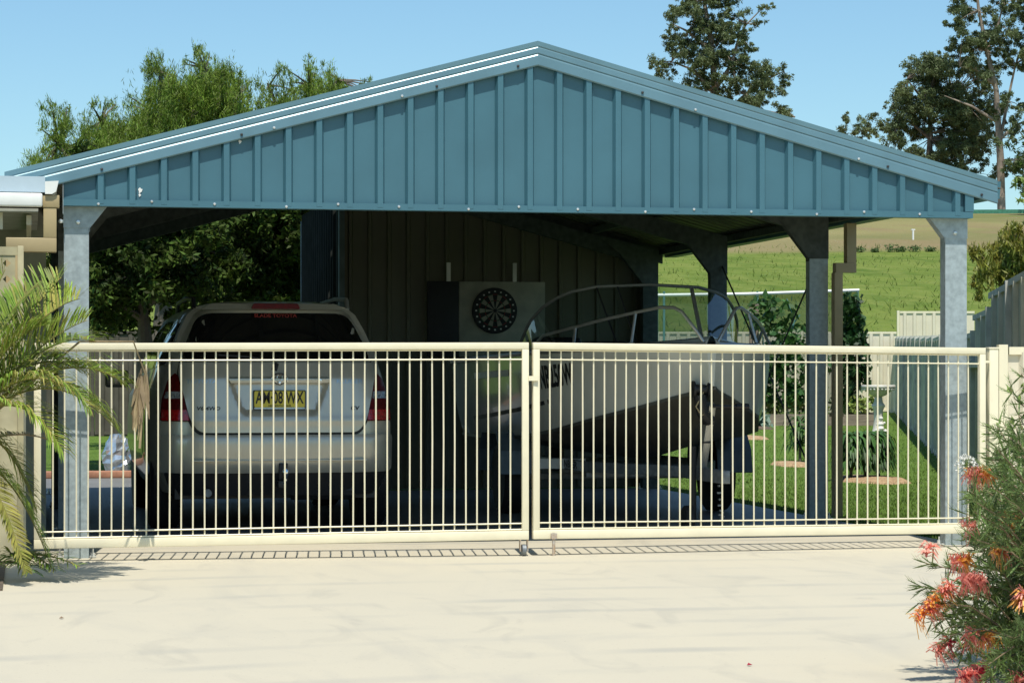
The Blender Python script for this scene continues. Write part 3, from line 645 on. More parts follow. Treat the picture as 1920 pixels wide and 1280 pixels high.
# tail lights
for s_ in (-1, 1):
    o = [(0.625, 0.795), (0.825, 0.795), (0.812, 0.95), (0.765, 1.095), (0.72, 1.135), (0.705, 1.12), (0.665, 0.96)]
    lg = panel(rpoly([(s_*a, b) for a, b in o][::s_], 0.015), rear, 'tail_light', REDD, car, off=0.036, thick=0.04, step=0.03, base=CO)
    panel(rpoly([(s_*a, b) for a, b in [(0.63, 0.802), (0.82, 0.802), (0.815, 0.875), (0.645, 0.875)]][::s_], 0.01), rear, 'brake_lens', REDL, lg, off=0.040, thick=0.006, step=0.03, base=CO)
    panel(rpoly([(s_*a, b) for a, b in [(0.67, 0.955), (0.80, 0.955), (0.785, 1.005), (0.68, 1.005)]][::s_], 0.01), rear, 'clear_lens', CLEARL, lg, off=0.040, thick=0.006, step=0.03, base=CO)
    for nm, o in (('rear_quarter_window', [(0.50, 1.20), (1.02, 1.17), (1.06, 1.50), (0.62, 1.50)]), ('rear_door_window', [(1.12, 1.17), (1.95, 1.15), (1.92, 1.53), (1.12, 1.52)]), ('front_door_window', [(2.03, 1.15), (3.15, 1.12), (2.70, 1.47), (2.02, 1.53)])):
        panel(rpoly(o, 0.04)[::s_], lambda y, z, o=0, s_=s_: side(y, z, o, s_), nm, GLASSD, car, off=0.004, thick=0.006, step=0.08, base=CO)
    mi = M(CO); mi.box(s_*0.93, s_*1.12, 3.0, 3.08, 1.02, 1.16); mi.box(s_*0.84, s_*0.94, 3.0, 3.05, 1.05, 1.09); mi.build('wing_mirror', PAINT, car, bevel=0.02)
    m = M(CO); P = [(s_*0.56, 0.62, 1.60), (s_*0.56, 0.68, 1.675), (s_*0.565, 1.4, 1.70), (s_*0.565, 2.4, 1.69), (s_*0.56, 2.6, 1.62)]
    m.tube(P, 0.016, 8); m.build('roof_rail', BLACK if s_ < 0 else ALU, car, smooth=True)
    for y in (0.95, 3.65):
        wh = M(CO); wh.lathe([(0.20, -0.11), (0.33, -0.11), (0.352, -0.09), (0.356, 0), (0.352, 0.09), (0.33, 0.11), (0.20, 0.11)], (s_*0.76, y, 0.356), 36, 'x')
        wo_ = wh.build('wheel', RUBBER, car, smooth=True)
        m = M(CO); m.lathe([(0.001, 0.03*s_), (0.06, 0.035*s_), (0.07, 0.02*s_), (0.19, 0.03*s_), (0.215, 0.06*s_)][::1], (s_*0.80, y, 0.356), 24, 'x'); m.build('rim', CHROME, wo_, smooth=True)
        m = M(CO); m.lathe([(0.40, 0.0), (0.40, 0.012), (0.001, 0.012)], (s_*0.905-0.006, y, 0.40), 30, 'x') if False else None
# number plate, badges
pl = M(CO); py_ = 0.030
pl.prism(rpoly([(-0.186, 0.875), (0.186, 0.875), (0.186, 1.014), (-0.186, 1.014)], 0.012), py_-0.008, py_+0.03); plo = pl.build('number_plate', INK, car)
m = M(CO); m.prism(rpoly([(-0.178, 0.894), (0.178, 0.894), (0.178, 1.007), (-0.178, 1.007)], 0.01), py_-0.011, py_-0.0085); m.build('plate_face', YEL, plo)
m = M(CO); m.box(-0.178, 0.178, py_-0.0105, py_-0.0085, 0.881, 0.892); m.build('plate_band', GREYT, plo)
def rearflat(cx, cz, y): return Matrix.Translation(CO+Vector((cx, y, cz))) @ Matrix.Rotation(R(90), 4, 'X')
text('AM·08 WX', 0.118, 'plate_lettering', INK, plo, rearflat(0, 0.957, py_-0.0125), xs=0.60, bold=0.0022)
text('NEW SOUTH WALES', 0.017, 'plate_lettering', INK, plo, rearflat(0, 0.9035, py_-0.0125), xs=1.0, bold=0.0003)
def badge(s, cx, cz, size, mt, xs=1.25): text(s, size, 'badge_lettering', mt, tg, None, xs=xs, extrude=0.002, bold=0.0006, shear=0.15, fn=lambda c: CO+Vector(tg_fn(cx+c.x, cz+c.y, 0.049+c.z)))
badge('TOYOTA', -0.545, 1.075, 0.042, GREYT); badge('KLUGER', 0.50, 1.075, 0.042, GREYT)
badge('V6 4WD', -0.50, 0.885, 0.036, INK); badge('CV', 0.535, 0.885, 0.038, INK)
m = M(CO)
def ring(cx, cz, a, b, r=0.004, n=24):
    m.tube([(cx+a*math.cos(t*2*math.pi/n), ry(0, 1.09)-0.056, cz+b*math.sin(t*2*math.pi/n)) for t in range(n)], r, 6, closed=True)
ring(0, 1.095, 0.055, 0.038); ring(0, 1.095, 0.018, 0.036, 0.003); ring(0, 1.112, 0.040, 0.015, 0.003); m.build('emblem', CHROME, tg, smooth=True)
m = M(CO); m.prism(rpoly([(-0.345, 1.062), (0.345, 1.062), (0.365, 1.098), (-0.365, 1.098)], 0.012), 0.012, 0.06); m.build('handle_garnish', PAINT, tg, bevel=0.004)
m = M(CO); m.lathe([(0.001, -0.01), (0.014, -0.009), (0.017, 0)], (0.285, 0.012, 1.08), 14, 'y'); m.lathe([(0.001, -0.01), (0.009, -0.009), (0.011, 0)], (0.0, 0.012, 1.066), 14, 'y'); m.build('key_lock', CHROME, tg, smooth=True)
m = M(CO); m.box(-0.025, 0.035, -0.14, 0.25, 0.33, 0.38); m.box(-0.01, 0.05, -0.05, 0.0, 0.38, 0.50); m.build('tow_bar', BLACK, car, bevel=0.004)
m = M(CO); m.lathe([(0.012, 0.38), (0.014, 0.41), (0.024, 0.425), (0.0265, 0.445), (0.018, 0.465), (0.001, 0.47)], (0.03, -0.11, 0), 16); m.build('tow_ball', CHROME, car, smooth=True)

# ------------------------------------------------------------------ boat on trailer
BO = Vector((4.40, 1.20, 0)); boat = thing('runabout_boat', 'pale open runabout with dark bottom and curved windscreen sitting on a trailer', 'boat', BO)
ST = [  # y, gunwale hb, gunwale z, chine hb, chine z, keel z
    (0.0, 0.035, 1.335, 0.018, 1.03, 1.00), (0.10, 0.16, 1.332, 0.075, 1.00, 0.93), (0.28, 0.36, 1.325, 0.22, 0.95, 0.80), (0.50, 0.52, 1.318, 0.38, 0.89, 0.70),
    (0.85, 0.70, 1.31, 0.60, 0.81, 0.58), (1.5, 0.90, 1.295, 0.80, 0.70, 0.50), (2.2, 0.99, 1.28, 0.88, 0.64, 0.47), (3.2, 1.02, 1.265, 0.90, 0.61, 0.46), (4.0, 1.01, 1.25, 0.90, 0.60, 0.46), (4.85, 0.98, 1.24, 0.88, 0.60, 0.46)]
def hull_side(y, t, off=0.0, s=-1):
    """t 0 at the chine, 1 at the gunwale"""
    yy = [a[0] for a in ST]; g = [interp([(a[0], a[k]) for a in ST], y) for k in (1, 2, 3, 4)]
    x = lerp(g[2], g[0], t) + 0.05*math.sin(t*math.pi)*min(1, g[0]/0.5)*(-0.35 if y < 0.9 else 0.5)
    return Vector((s*(x+off), y, lerp(g[3], g[1], t)))
m = M(BO); ys = [0, 0.05, 0.10, 0.18, 0.28, 0.38, 0.5, 0.66, 0.85, 1.15, 1.5, 1.85, 2.2, 2.7, 3.2, 3.6, 4.0, 4.45, 4.85]
top = [[hull_side(y, t, 0, s) for s, t in [(-1, 1-k/8) for k in range(9)]] for y in ys]
m.loft(top); top = [[hull_side(y, t, 0, 1) for t in [k/8 for k in range(9)]] for y in ys]; m.loft(top)
m.add([hull_side(0, t/8, 0, -1) for t in range(9)]+[hull_side(0, t/8, 0, 1) for t in range(9)], [(i, i+1, i+10, i+9) for i in range(8)])
m.add([hull_side(4.85, 0, 0, -1), hull_side(4.85, 0, 0, 1), hull_side(4.85, 1, 0, 1), hull_side(4.85, 1, 0, -1)], [(0, 1, 2, 3)])
m.build('hull', GEL, boat, smooth=True, fix=True)
m = M(BO); rings = []
for y in ys:
    g = [interp([(a[0], a[k]) for a in ST], y) for k in (3, 4, 5)]
    rings.append([(-g[0]-0.012, y, g[1]+0.012), (-g[0]-0.012, y, g[1]-0.012), (-g[0]*0.5, y, lerp(g[1], g[2], 0.42)), (0, y, g[2]), (g[0]*0.5, y, lerp(g[1], g[2], 0.42)), (g[0]+0.012, y, g[1]-0.012), (g[0]+0.012, y, g[1]+0.012)])
m.loft(rings); m.add([rings[0][i] for i in range(7)], [(0, 1, 2, 3, 4, 5, 6)]); m.add([rings[-1][i] for i in range(7)], [(6, 5, 4, 3, 2, 1, 0)])
m.build('hull_bottom', HULLD, boat, smooth=True)
m = M(BO); rings = []
for y in [0, 0.1, 0.28, 0.5, 0.85, 1.2, 1.5, 1.8]:
    g, z = [interp([(a[0], a[k]) for a in ST], y) for k in (1, 2)]
    rings.append([(g*q, y, z+0.06*(1-q*q)) for q in (-1, -0.75, -0.5, -0.25, 0, 0.25, 0.5, 0.75, 1)])
m.loft(rings); m.build('foredeck', GEL, boat, smooth=True)
m = M(BO)
for s in (-1, 1):
    m.tube([hull_side(y, 1, 0.008, s) for y in ys], 0.02, 8)
    m.loft([[hull_side(y, 1, 0, s)+Vector((0, 0, 0.005)), hull_side(y, 1, -0.16, s)+Vector((0, 0, 0.005))] for y in (1.8, 2.2, 2.7, 3.2, 4.0, 4.85)])
m.buildsplit('gunwale_strip', ALU, boat, smooth=True)
m = M(BO); m.box(-0.8, 0.8, 1.9, 4.8, 0.75, 0.78); m.box(-0.84, -0.80, 1.8, 4.8, 0.75, 1.26); m.box(0.80, 0.84, 1.8, 4.8, 0.75, 1.26); m.box(-0.85, 0.85, 4.78, 4.82, 0.7, 1.22); m.build('cockpit_liner', GEL, boat)
for x, zt, yb in ((-0.45, 1.43, 2.9), (0.0, 1.40, 3.1), (0.42, 1.37, 2.9)):
    m = M(BO); m.box(x-0.2, x+0.2, yb, yb+0.10, 0.98, zt); m.box(x-0.2, x+0.2, yb-0.35, yb, 0.95, 1.05); m.box(x-0.12, x+0.12, yb-0.3, yb, 0.78, 0.95); m.build('seat', BLACK, boat, bevel=0.035)
# windscreen
def ws(t):
    """arch from the port foot (t=-1) over the top to the starboard foot (t=1)"""
    a = abs(t); s = 1 if t > 0 else -1
    x = interp([(0, 0), (0.35, 0.40), (0.55, 0.63), (0.7, 0.77), (0.82, 0.85), (1, 0.90)], a)
    z = interp([(0, 1.815), (0.35, 1.80), (0.5, 1.765), (0.62, 1.71), (0.72, 1.63), (0.82, 1.53), (1, 1.29)], a)
    y = interp([(0, 1.70), (0.35, 1.74), (0.6, 1.90), (0.8, 2.15), (1, 2.42)], a)
    return Vector((s*x, y, z))
def wb(t):
    a = abs(t); s = 1 if t > 0 else -1
    x = interp([(0, 0), (0.35, 0.42), (0.6, 0.68), (0.8, 0.82), (1, 0.90)], a); y = interp([(0, 1.42), (0.35, 1.48), (0.6, 1.72), (0.8, 2.05), (1, 2.42)], a)
    return Vector((s*x, y, 1.345-0.06*a))
m = M(BO); T = [-1+k/20 for k in range(41)]
m.tube([ws(t) for t in T], 0.013, 8); m.tube([wb(t) for t in T], 0.010, 6); wsf = m.build('windscreen_frame', mat('dull frame', (0.20, 0.21, 0.20), 0.5, 0.3), boat, smooth=True)
for t in (-0.36, -0.22, 0.30):
    m = M(BO); m.beam(ws(t), wb(t*0.85+0.05), 0.03 if t > 0 else 0.012, 0.012, (0, 1, 0)); m.build('strut', ALU if t > 0 else BLACK, wsf)
gl = bpy.data.materials.new('clear acrylic'); gl.use_nodes = True
n_ = gl.node_tree; tr = n_.nodes.new('ShaderNodeBsdfTransparent'); tr.inputs[0].default_value = (0.72, 0.80, 0.78, 1); gb = n_.nodes.new('ShaderNodeBsdfGlossy'); gb.inputs['Roughness'].default_value = 0.03
fr = n_.nodes.new('ShaderNodeFresnel'); ms = n_.nodes.new('ShaderNodeMixShader'); mm_ = n_.nodes.new('ShaderNodeMath'); mm_.operation = 'MULTIPLY'; mm_.inputs[1].default_value = 0.22; n_.links.new(fr.outputs[0], mm_.inputs[0]); n_.links.new(mm_.outputs[0], ms.inputs[0]); n_.links.new(tr.outputs[0], ms.inputs[1]); n_.links.new(gb.outputs[0], ms.inputs[2]); n_.links.new(ms.outputs[0], n_.nodes['Material Output'].inputs[0])
m = M(BO); m.loft([[lerp(wb(t), ws(t), k/4) for k in range(5)] for t in T]); m.build('windscreen_pane', gl, boat, smooth=True)
# bow rails
for s in (-1, 1):
    P = [(0.05, 0.02, 1.35), (0.10, 0.04, 1.43), (0.19, 0.10, 1.565), (0.23, 0.16, 1.595), (0.30, 0.28, 1.60), (0.42, 0.50, 1.57), (0.58, 0.80, 1.525), (0.74, 1.15, 1.47), (0.86, 1.6, 1.42), (0.90, 1.85, 1.32)]
    m = M(BO); m.tube([(s*a, b, c_) for a, b, c_ in P], 0.0125, 8); rl = m.build('bow_rail', ALU, boat, smooth=True)
    for (a, b) in (((0.42, 0.50, 1.57), (0.47, 0.44, 1.335)), ((0.72, 1.12, 1.475), (0.76, 1.02, 1.32))):
        m = M(BO); m.tube([(s*a[0], a[1], a[2]), (s*b[0], b[1], b[2])], 0.011, 8); m.lathe([(0.03, 0), (0.03, 0.012), (0.012, 0.02)], (s*b[0], b[1], b[2]), 10); m.build('stanchion', ALU, rl)
# registration and side stripe
text('NB250W', 0.25, 'registration_lettering', INK, boat, None, xs=0.50, extrude=0.001, bold=0.006, shear=-0.25, fn=lambda c: BO+hull_side(1.30-c.x*1.0, 0.66+c.y/0.62, 0.004+c.z, -1)+Vector((0, 0, 0)))
m = M(BO); m.loft([[hull_side(y, 0.40-0.05*k-0.05*(y-1.2), 0.004) for k in (0, 1)] for y in [1.45+0.15*k for k in range(18)]]); m.build('stripe', INK, boat)
m = M(BO); m.loft([[hull_side(y, 0.82-0.08*k, 0.004) for k in (0, 1)] for y in [2.3+0.15*k for k in range(10)]]); m.build('stripe', WHITE, boat)
m = M(BO); m.box(-0.22, 0.22, 4.9, 5.35, 0.95, 1.45); m.box(-0.08, 0.08, 4.95, 5.15, 0.25, 0.95); m.build('outboard_motor', BLACK, boat, bevel=0.05)
# trailer
tl = thing('boat_trailer', 'galvanised boat trailer with winch post under the runabout', 'trailer', BO)
m = M(BO)
m.beam((0, -0.35, 0.42), (0, 0.9, 0.42), 0.06, 0.09); m.beam((-0.03, 0.7, 0.42), (-0.5, 1.7, 0.42), 0.05, 0.08); m.beam((0.03, 0.7, 0.42), (0.5, 1.7, 0.42), 0.05, 0.08)
for s in (-1, 1): m.beam((s*0.5, 1.7, 0.42), (s*0.5, 4.9, 0.40), 0.05, 0.08)
for y in (1.72, 2.6, 3.8, 4.8): m.beam((-0.5, y, 0.36), (0.5, y, 0.36), 0.05, 0.05)
m.beam((-0.85, 2.85, 0.30), (0.85, 2.85, 0.30), 0.05, 0.05); m.build('frame', GALV2, tl, bevel=0.004)
m = M(BO); m.box(-0.5275, -0.526, 1.75, 2.75, 0.385, 0.455); stk = m.build('maker_sticker', mat('pale sticker', (0.45, 0.52, 0.55), 0.4), tl)
text('DUNBIER', 0.075, 'sticker_lettering', INK, stk, None, xs=2.3, extrude=0.0005, bold=0.002, fn=lambda c: BO+Vector((-0.529-c.z, 2.25-c.x, 0.42+c.y)))
m = M(BO); m.beam((0.0, 0.28, 0.42), (0.02, 0.08, 0.92), 0.055, 0.07); wp = m.build('winch_post', ALU, tl, bevel=0.004)
for f in (0.45, 0.72): 
    m = M(BO); p = Vector((0.0, 0.28, 0.42)).lerp(Vector((0.02, 0.08, 0.92)), f); m.box(p.x-0.033, p.x+0.033, p.y-0.045, p.y+0.045, p.z-0.006, p.z+0.006); m.build('clamp', BLACK, wp)
m = M(BO); m.lathe([(0.03, -0.07), (0.06, -0.06), (0.06, -0.045), (0.035, -0.04), (0.035, 0.04), (0.06, 0.045), (0.06, 0.06), (0.03, 0.07)], (-0.07, 0.04, 1.02), 16, 'x'); m.tube([(-0.08, 0.02, 0.98), (-0.06, 0.02, 0.86), (0.0, 0.06, 0.80)], 0.045, 10); m.build('winch', BLACK, tl, smooth=True)
m = M(BO); m.tube([(0.0, 0.02, 0.905), (0.06, -0.02, 0.90), (0.24, -0.03, 0.90)], 0.013, 8); m.tube([(0.17, -0.03, 0.90), (0.26, -0.03, 0.90)], 0.022, 8); m.build('winch_handle', BLACK, tl, smooth=True)
m = M(BO); m.tube([(-0.06, 0.0, 1.0), (-0.12, -0.02, 0.90), (-0.08, -0.02, 0.84), (-0.02, 0.0, 0.86)], 0.006, 6); m.build('winch_strap', TAN, tl, smooth=True)
m = M(BO); m.lathe([(0.09, -0.03), (0.10, -0.02), (0.10, 0.02), (0.09, 0.03)], (-0.14, 0.12, 0.104), 20, 'x'); m.tube([(-0.10, 0.12, 0.10), (-0.10, 0.12, 0.62)], 0.022, 10); m.tube([(-0.14, 0.12, 0.10), (-0.10, 0.12, 0.2)], 0.014, 8); m.build('jockey_wheel', RUBBER, tl, smooth=True)
m = M(BO)
for k in range(14): 
    t = k/13; m.obox((0.02+0.06*t, -0.1+0.1*t, 0.40-0.30*math.sin(t*2.2)), (0.012, 0.03, 0.012) if k % 2 else (0.03, 0.012, 0.012))
m.build('safety_chain', GALV2, tl)
for s in (-1, 1):
    m = M(BO); m.lathe([(0.15, -0.09), (0.27, -0.09), (0.295, -0.07), (0.298, 0), (0.295, 0.07), (0.27, 0.09), (0.15, 0.09)], (s*0.87, 2.85, 0.302), 32, 'x'); wl = m.build('wheel', RUBBER, tl, smooth=True)
    m = M(BO); m.lathe([(0.001, s*0.02), (0.05, s*0.03), (0.12, s*0.01), (0.165, s*0.05)], (s*0.90, 2.85, 0.302), 20, 'x'); m.build('rim', RUST, wl, smooth=True)
    m = M(BO); x0, x1 = s*0.75, s*1.04
    arc = [(2.85-0.37*math.cos(a), 0.305+0.37*math.sin(a)) for a in [k*math.pi/10 for k in range(11)]]
    poly = [(2.38, 0.34)]+[(2.42, 0.52), (2.55, 0.66), (3.15, 0.66), (3.28, 0.52), (3.32, 0.34)]
    inn = [(a+(0.006 if a < 2.85 else -0.006), b-0.006) for a, b in poly]
    m.prism(poly+inn[::-1], x0, x1, 'yz'); m.build('mudguard', GUARD, tl)
m = M(BO); m.box(-0.75, -0.35, 2.35, 2.36, 0.38, 0.46); lb = m.build('light_board', WHITE, tl)

# ------------------------------------------------------------------ gate leaves
def gate(A, B, zt0, zt1, zb0, zb1, nb, label, stile_at):
    A = Vector((*A, 0)); B = Vector((*B, 0)); d = (B-A); L = d.length; u = d.normalized()
    root = thing('drive_gate', label, 'gate', (A.x, A.y, 0), 'pair of cream driveway gate leaves')
    def P(s_, z): return A+u*s_+Vector((0, 0, z))
    def zt(s_): return lerp(zt0, zt1, s_/L)
    def zb(s_): return lerp(zb0, zb1, s_/L)
    W = 0.042
    m = M(); m.beam(P(0, zt(0)-W/2), P(L, zt(L)-W/2), 0.04, W); m.build('top_rail', CREAM, root, bevel=0.003)
    m = M(); m.beam(P(0, zb(0)+0.028), P(L, zb(L)+0.028), 0.04, 0.056); m.build('bottom_rail', CREAM, root, bevel=0.003)
    for s_ in (W/2, L-W/2):
        m = M(); m.beam(P(s_, zb(s_)+0.0565), P(s_, zt(s_)-W-0.0005), 0.04, 0.042, tuple(u)); m.build('stile', CREAM, root, bevel=0.003)
    for nm, f in (('upper_bar', lambda s_: zt(s_)-0.105), ('top_bar', lambda s_: zt(s_)-0.0475), ('lower_bar', lambda s_: zb(s_)+0.100), ('bottom_bar', lambda s_: zb(s_)+0.063)):
        m = M(); m.tube([P(W+0.0005, f(W))+Vector((0, -0.002, 0)), P(L-W-0.0005, f(L-W))+Vector((0, -0.002, 0))], 0.0052, 6); m.build(nm, CREAM, root, smooth=True)
    for k in range(1, nb):
        s_ = W + (L-2*W)*k/nb; j = random.uniform(-0.0018, 0.0018)
        m = M(); m.tube([P(s_+j, zb(s_)+0.058)+Vector((0, 0.008, 0)), P(s_-j*0.6, (zb(s_)+zt(s_))/2)+Vector((0, 0.008, 0)), P(s_+j, zt(s_)-W-0.002)+Vector((0, 0.008, 0))], 0.0053, 6, caps=False); m.build('bar', CREAM, root, smooth=True)
    return root, P, L
g1, P1, L1 = gate((-0.255, -0.25), (2.752, -0.40), 1.312, 1.322, 0.076, 0.102, 42, 'left cream tubular driveway gate leaf, in front of the parked car', 1)
g2, P2, L2 = gate((2.778, -0.40), (5.845, -0.20), 1.322, 1.298, 0.104, 0.088, 42, 'right cream tubular driveway gate leaf, in front of the boat', 0)
p = P1(L1-0.03, 0)
m = M(); m.lathe([(0.02, -0.014), (0.036, -0.012), (0.036, 0.012), (0.02, 0.014)], (p.x, p.y, 0.037), 20, 'x'); gw = m.build('wheel', GALV2, g1, smooth=True)
m = M(); m.box(p.x-0.026, p.x-0.020, p.y-0.018, p.y+0.018, 0.03, 0.117); m.box(p.x+0.020, p.x+0.026, p.y-0.018, p.y+0.018, 0.03, 0.117); m.box(p.x-0.0195, p.x+0.0195, p.y-0.018, p.y+0.018, 0.112, 0.117); m.buildsplit('wheel_bracket', RUST, g1)
m = M(); m.beam(P1(L1-0.005, 1.10)+Vector((0, -0.028, 0)), P1(L1+0.055, 1.10)+Vector((0, -0.028, 0)), 0.012, 0.03); m.build('latch', CREAM, g1)
p = P2(0.13, 0)
m = M(); m.tube([(p.x, p.y-0.03, 0.0), (p.x, p.y-0.03, 0.14)], 0.010, 8); m.box(p.x-0.018, p.x+0.018, p.y-0.045, p.y-0.022, 0.105, 0.14); m.build('drop_bolt', RUST, g2)
p = P2(L2, 0)
m = M(); m.box(p.x+0.002, p.x+0.035, p.y-0.015, p.y+0.015, 1.20, 1.215); m.box(p.x+0.002, p.x+0.035, p.y-0.015, p.y+0.015, 0.2, 0.215); m.buildsplit('hinge', CREAM, g2)
def gpost(x, y, label, z=1.32):
    m = M(); m.box(x-0.032, x+0.032, y-0.032, y+0.032, -0.02, z); m.box(x-0.036, x+0.036, y-0.036, y+0.036, z, z+0.012); return m.build('gate_post', CREAM, label=label, cat='post', bevel=0.003)
gpost(5.915, -0.16, 'cream square gate post between the right gate leaf and the cream fence', 1.29)
gpost(-0.335, -0.22, 'cream square gate post beside the palm at the left gate leaf')

# ------------------------------------------------------------------ fences on the right and at the back
def fence(label, pts, heights, z0f, material, name='sheet_fence', pl_=2.35, ribside=1, rail=CREAM, pitch=0.235, midrail=0):
    root = thing(name, label, 'fence', (pts[0][0], pts[0][1], z0f(*pts[0])))
    for (a, b) in zip(pts, pts[1:]):
        a = Vector(a); b = Vector(b); n = max(1, round((b-a).length/pl_)); d = (b-a)/n; u = d.normalized()
        for k in range(n):
            p0 = a+d*k; p1 = a+d*(k+1); D = depth(*p0); zb = (z0f(*p0)+z0f(*p1))/2; H = heights(D); zt = zb+H
            m = M(); q0, q1 = p0+u*0.04, p1-u*0.04
            sheet(m, q0, q1, zb-0.05, zt-0.03, pitch=pitch, depth=0.035, top=0.06, base=0.10, start=0.12, side=ribside); m.build('panel', material, root)
            m = M(); m.beam((q0.x, q0.y, zt-0.02), (q1.x, q1.y, zt-0.02), 0.05, 0.05); m.beam((q0.x, q0.y, zb+0.05), (q1.x, q1.y, zb+0.05), 0.05, 0.05); m.buildsplit('rail', rail, root)
            m = M(); m.beam((p0.x, p0.y, zb-0.1), (p0.x, p0.y, zt+0.02), 0.06 if not midrail else 0.09, 0.06 if not midrail else 0.09, (u.x, u.y, 0)); m.build('post', rail, root)
            if midrail and D < 26:
                m = M(); o_ = Vector((u.y, -u.x))*-0.03; m.beam((q0.x+o_.x, q0.y+o_.y, zb+midrail), (q1.x+o_.x, q1.y+o_.y, zb+midrail), 0.05, 0.06); m.build('middle_rail', rail, root)
    return root
z0 = lambda x, y: zg(x, y)
SHD = mat('green grey fence sheet', (0.52, 0.51, 0.40), 0.6, var=0.12, scale=2.5)
fence('long grey green boundary fence running back up the right side of the lawn', [(6.30, 0.0), (19.0, 36.3)], lambda D: interp([(15, 1.88), (20, 1.84), (21.5, 1.55), (34, 1.58), (54, 1.7)], D), z0, SHD, ribside=-1, pitch=0.78, rail=mat('pale fence post', (0.50, 0.50, 0.44), 0.6), midrail=1.25)
bf = at(1684, 700, 54); bl = at(600, 700, 54)
fence('cream sheet fence across the far end of the lawn, behind the vegetable cage', [(bl.x, bl.y), (bf.x, bf.y)], lambda D: 1.83, z0, CREAMS, name='back_fence')
p = at(1684, 700, 57.5); q = at(1830, 700, 57.5)
fence('short taller cream fence behind the far right corner of the lawn', [(p.x, p.y), (q.x, q.y)], lambda D: 1.38, z0, CREAMS, name='neighbour_fence')
fence('low cream sheet fence beside the right gate post, behind the flowering shrub', [(5.985, -0.16), (8.4, -0.42)], lambda D: 1.32, lambda x, y: -0.02, CREAMS, name='front_fence')
p = at(-60, 700, 39); q = at(640, 700, 39)
fence('dark weathered low fence behind the shady tree on the left', [(p.x, p.y), (q.x, q.y)], lambda D: 1.72, z0, mat('dark timber palings', (0.09, 0.08, 0.06), 0.9), name='side_fence', rail=mat('dark rail', (0.09, 0.08, 0.06), 0.9))

# ------------------------------------------------------------------ neighbouring house on the left
hs_ = thing('house', 'cream house corner with white fascia and lattice screen at the far left', 'house', (-1.5, 0.5, 0))
WALLM = mat('grey green house wall', (0.22, 0.22, 0.18), 0.8, var=0.1)
m = M(); m.box(-4.0, -0.17, 1.6, 6.0, 0, 2.28); m.build('wall', WALLM, hs_)
m = M(); m.box(-4.0, -0.19, -0.30, -0.27, 2.215, 2.31); m.box(-4.0, -0.19, -0.27, 6.0, 2.29, 2.31); m.build('roof_edge', PALEB, hs_)
m = M(); m.box(-4.0, -0.205, -0.34, -0.305, 2.125, 2.208); m.build('fascia', WHITE, hs_, bevel=0.012)
m = M(); m.prism([(-0.19, 2.28), (-0.11, 2.285), (-0.125, 2.22), (-0.15, 2.205), (-0.19, 2.205)], -0.31, 6.0); m.build('gutter', WHITE, hs_)
m = M(); m.box(-4.0, -0.23, -0.26, 1.59, 2.10, 2.12); m.build('soffit', mat('soffit', (0.36, 0.37, 0.33), 0.8), hs_)
m = M(); m.box(-0.205, -0.105, -0.29, -0.20, 2.125, 2.20); m.box(-0.20, -0.122, -0.285, -0.205, 1.944, 2.1245); m.box(-0.42, -0.122, -0.285, -0.205, 1.858, 1.9435); m.box(-0.42, -0.342, -0.285, -0.205, 0.0, 1.8575); m.build('downpipe', TAN, hs_, bevel=0.004)
m = M(); m.box(-0.30, -0.27, -0.1, 1.5, 2.03, 2.09); m.box(-4, -0.44, -0.15, -0.11, 2.0, 2.10); m.buildsplit('veranda_beam', CREAMS, hs_)
ls = thing('lattice_screen', 'cream lattice screen with diamond holes behind the palm', 'screen', (-0.9, -0.42, 0))
m = M(); W0, W1, Z0, Z1 = -1.3, -0.352, 1.43, 1.86
m.box(W0, W1, -0.435, -0.41, 1.83, 1.88); m.box(W0, W1, -0.435, -0.41, 1.42, 1.45)
KH = mat('khaki timber', (0.42, 0.37, 0.22), 0.7)
lt = M(); g_ = 0.098; hd = 0.024; cells = []
for i in range(9):
    for j in range(4):
        cx = W1-0.012-g_*(i+0.5); cz = 1.45+g_*0.97*(j+0.5); h_ = g_/2; y = -0.4225
        v = [(cx-h_, y, cz-h_*0.97), (cx+h_, y, cz-h_*0.97), (cx+h_, y, cz+h_*0.97), (cx-h_, y, cz+h_*0.97), (cx, y, cz-hd), (cx+hd, y, cz), (cx, y, cz+hd), (cx-hd, y, cz)]
        lt.add(v, [(0, 1, 4), (1, 5, 4), (1, 2, 5), (2, 6, 5), (2, 3, 6), (3, 7, 6), (3, 0, 7), (0, 4, 7)])
lt.build('lattice_panel', KH, ls, fix=True, solid=0.012)
m.build('frame', KH, ls)
m = M(); m.box(-0.351, -0.315, -0.45, -0.40, 0.0, 1.885); m.build('post', KH, ls, bevel=0.004)
m = M(); sheet(m, (-1.3, -0.43), (-0.352, -0.43), 0.02, 1.415, pitch=0.3, depth=0.02, top=0.06, base=0.09, start=0.8); m.build('lower_panel', mat('khaki panel', (0.48, 0.43, 0.27), 0.6), ls)

# things seen past the left post
p = at(212, 868, 26); m = M(); m.box(p.x-1.6, p.x+0.9, p.y-0.1, p.y+0.1, 0.0, 0.075); m.build('garden_edging', BRICK, label='terracotta edging strip seen under the car side, behind the left post', cat='edging', bevel=0.01)
p = at(222, 862, 26.4); m = M(); N = 18
rings = []
for i in range(11):
    t = i/10; rr = 0.17*math.sin(math.pi*min(0.98, 0.12+0.80*t))**0.6
    rings.append([(p.x+rr*(1+0.16*random.uniform(-1, 1))*math.cos(2*math.pi*k/N), p.y+0.2+rr*(1+0.16*random.uniform(-1, 1))*math.sin(2*math.pi*k/N), 0.0+0.46*t+0.01*random.uniform(-1, 1)) for k in range(N)])
m.loft(rings, closed=True, cap=True); m.build('plastic_bag', mat('shiny silver plastic', (0.62, 0.66, 0.68), 0.15, 0.7, var=0.2, scale=12), label='shiny crumpled silver bag on the terracotta edging', cat='bag')

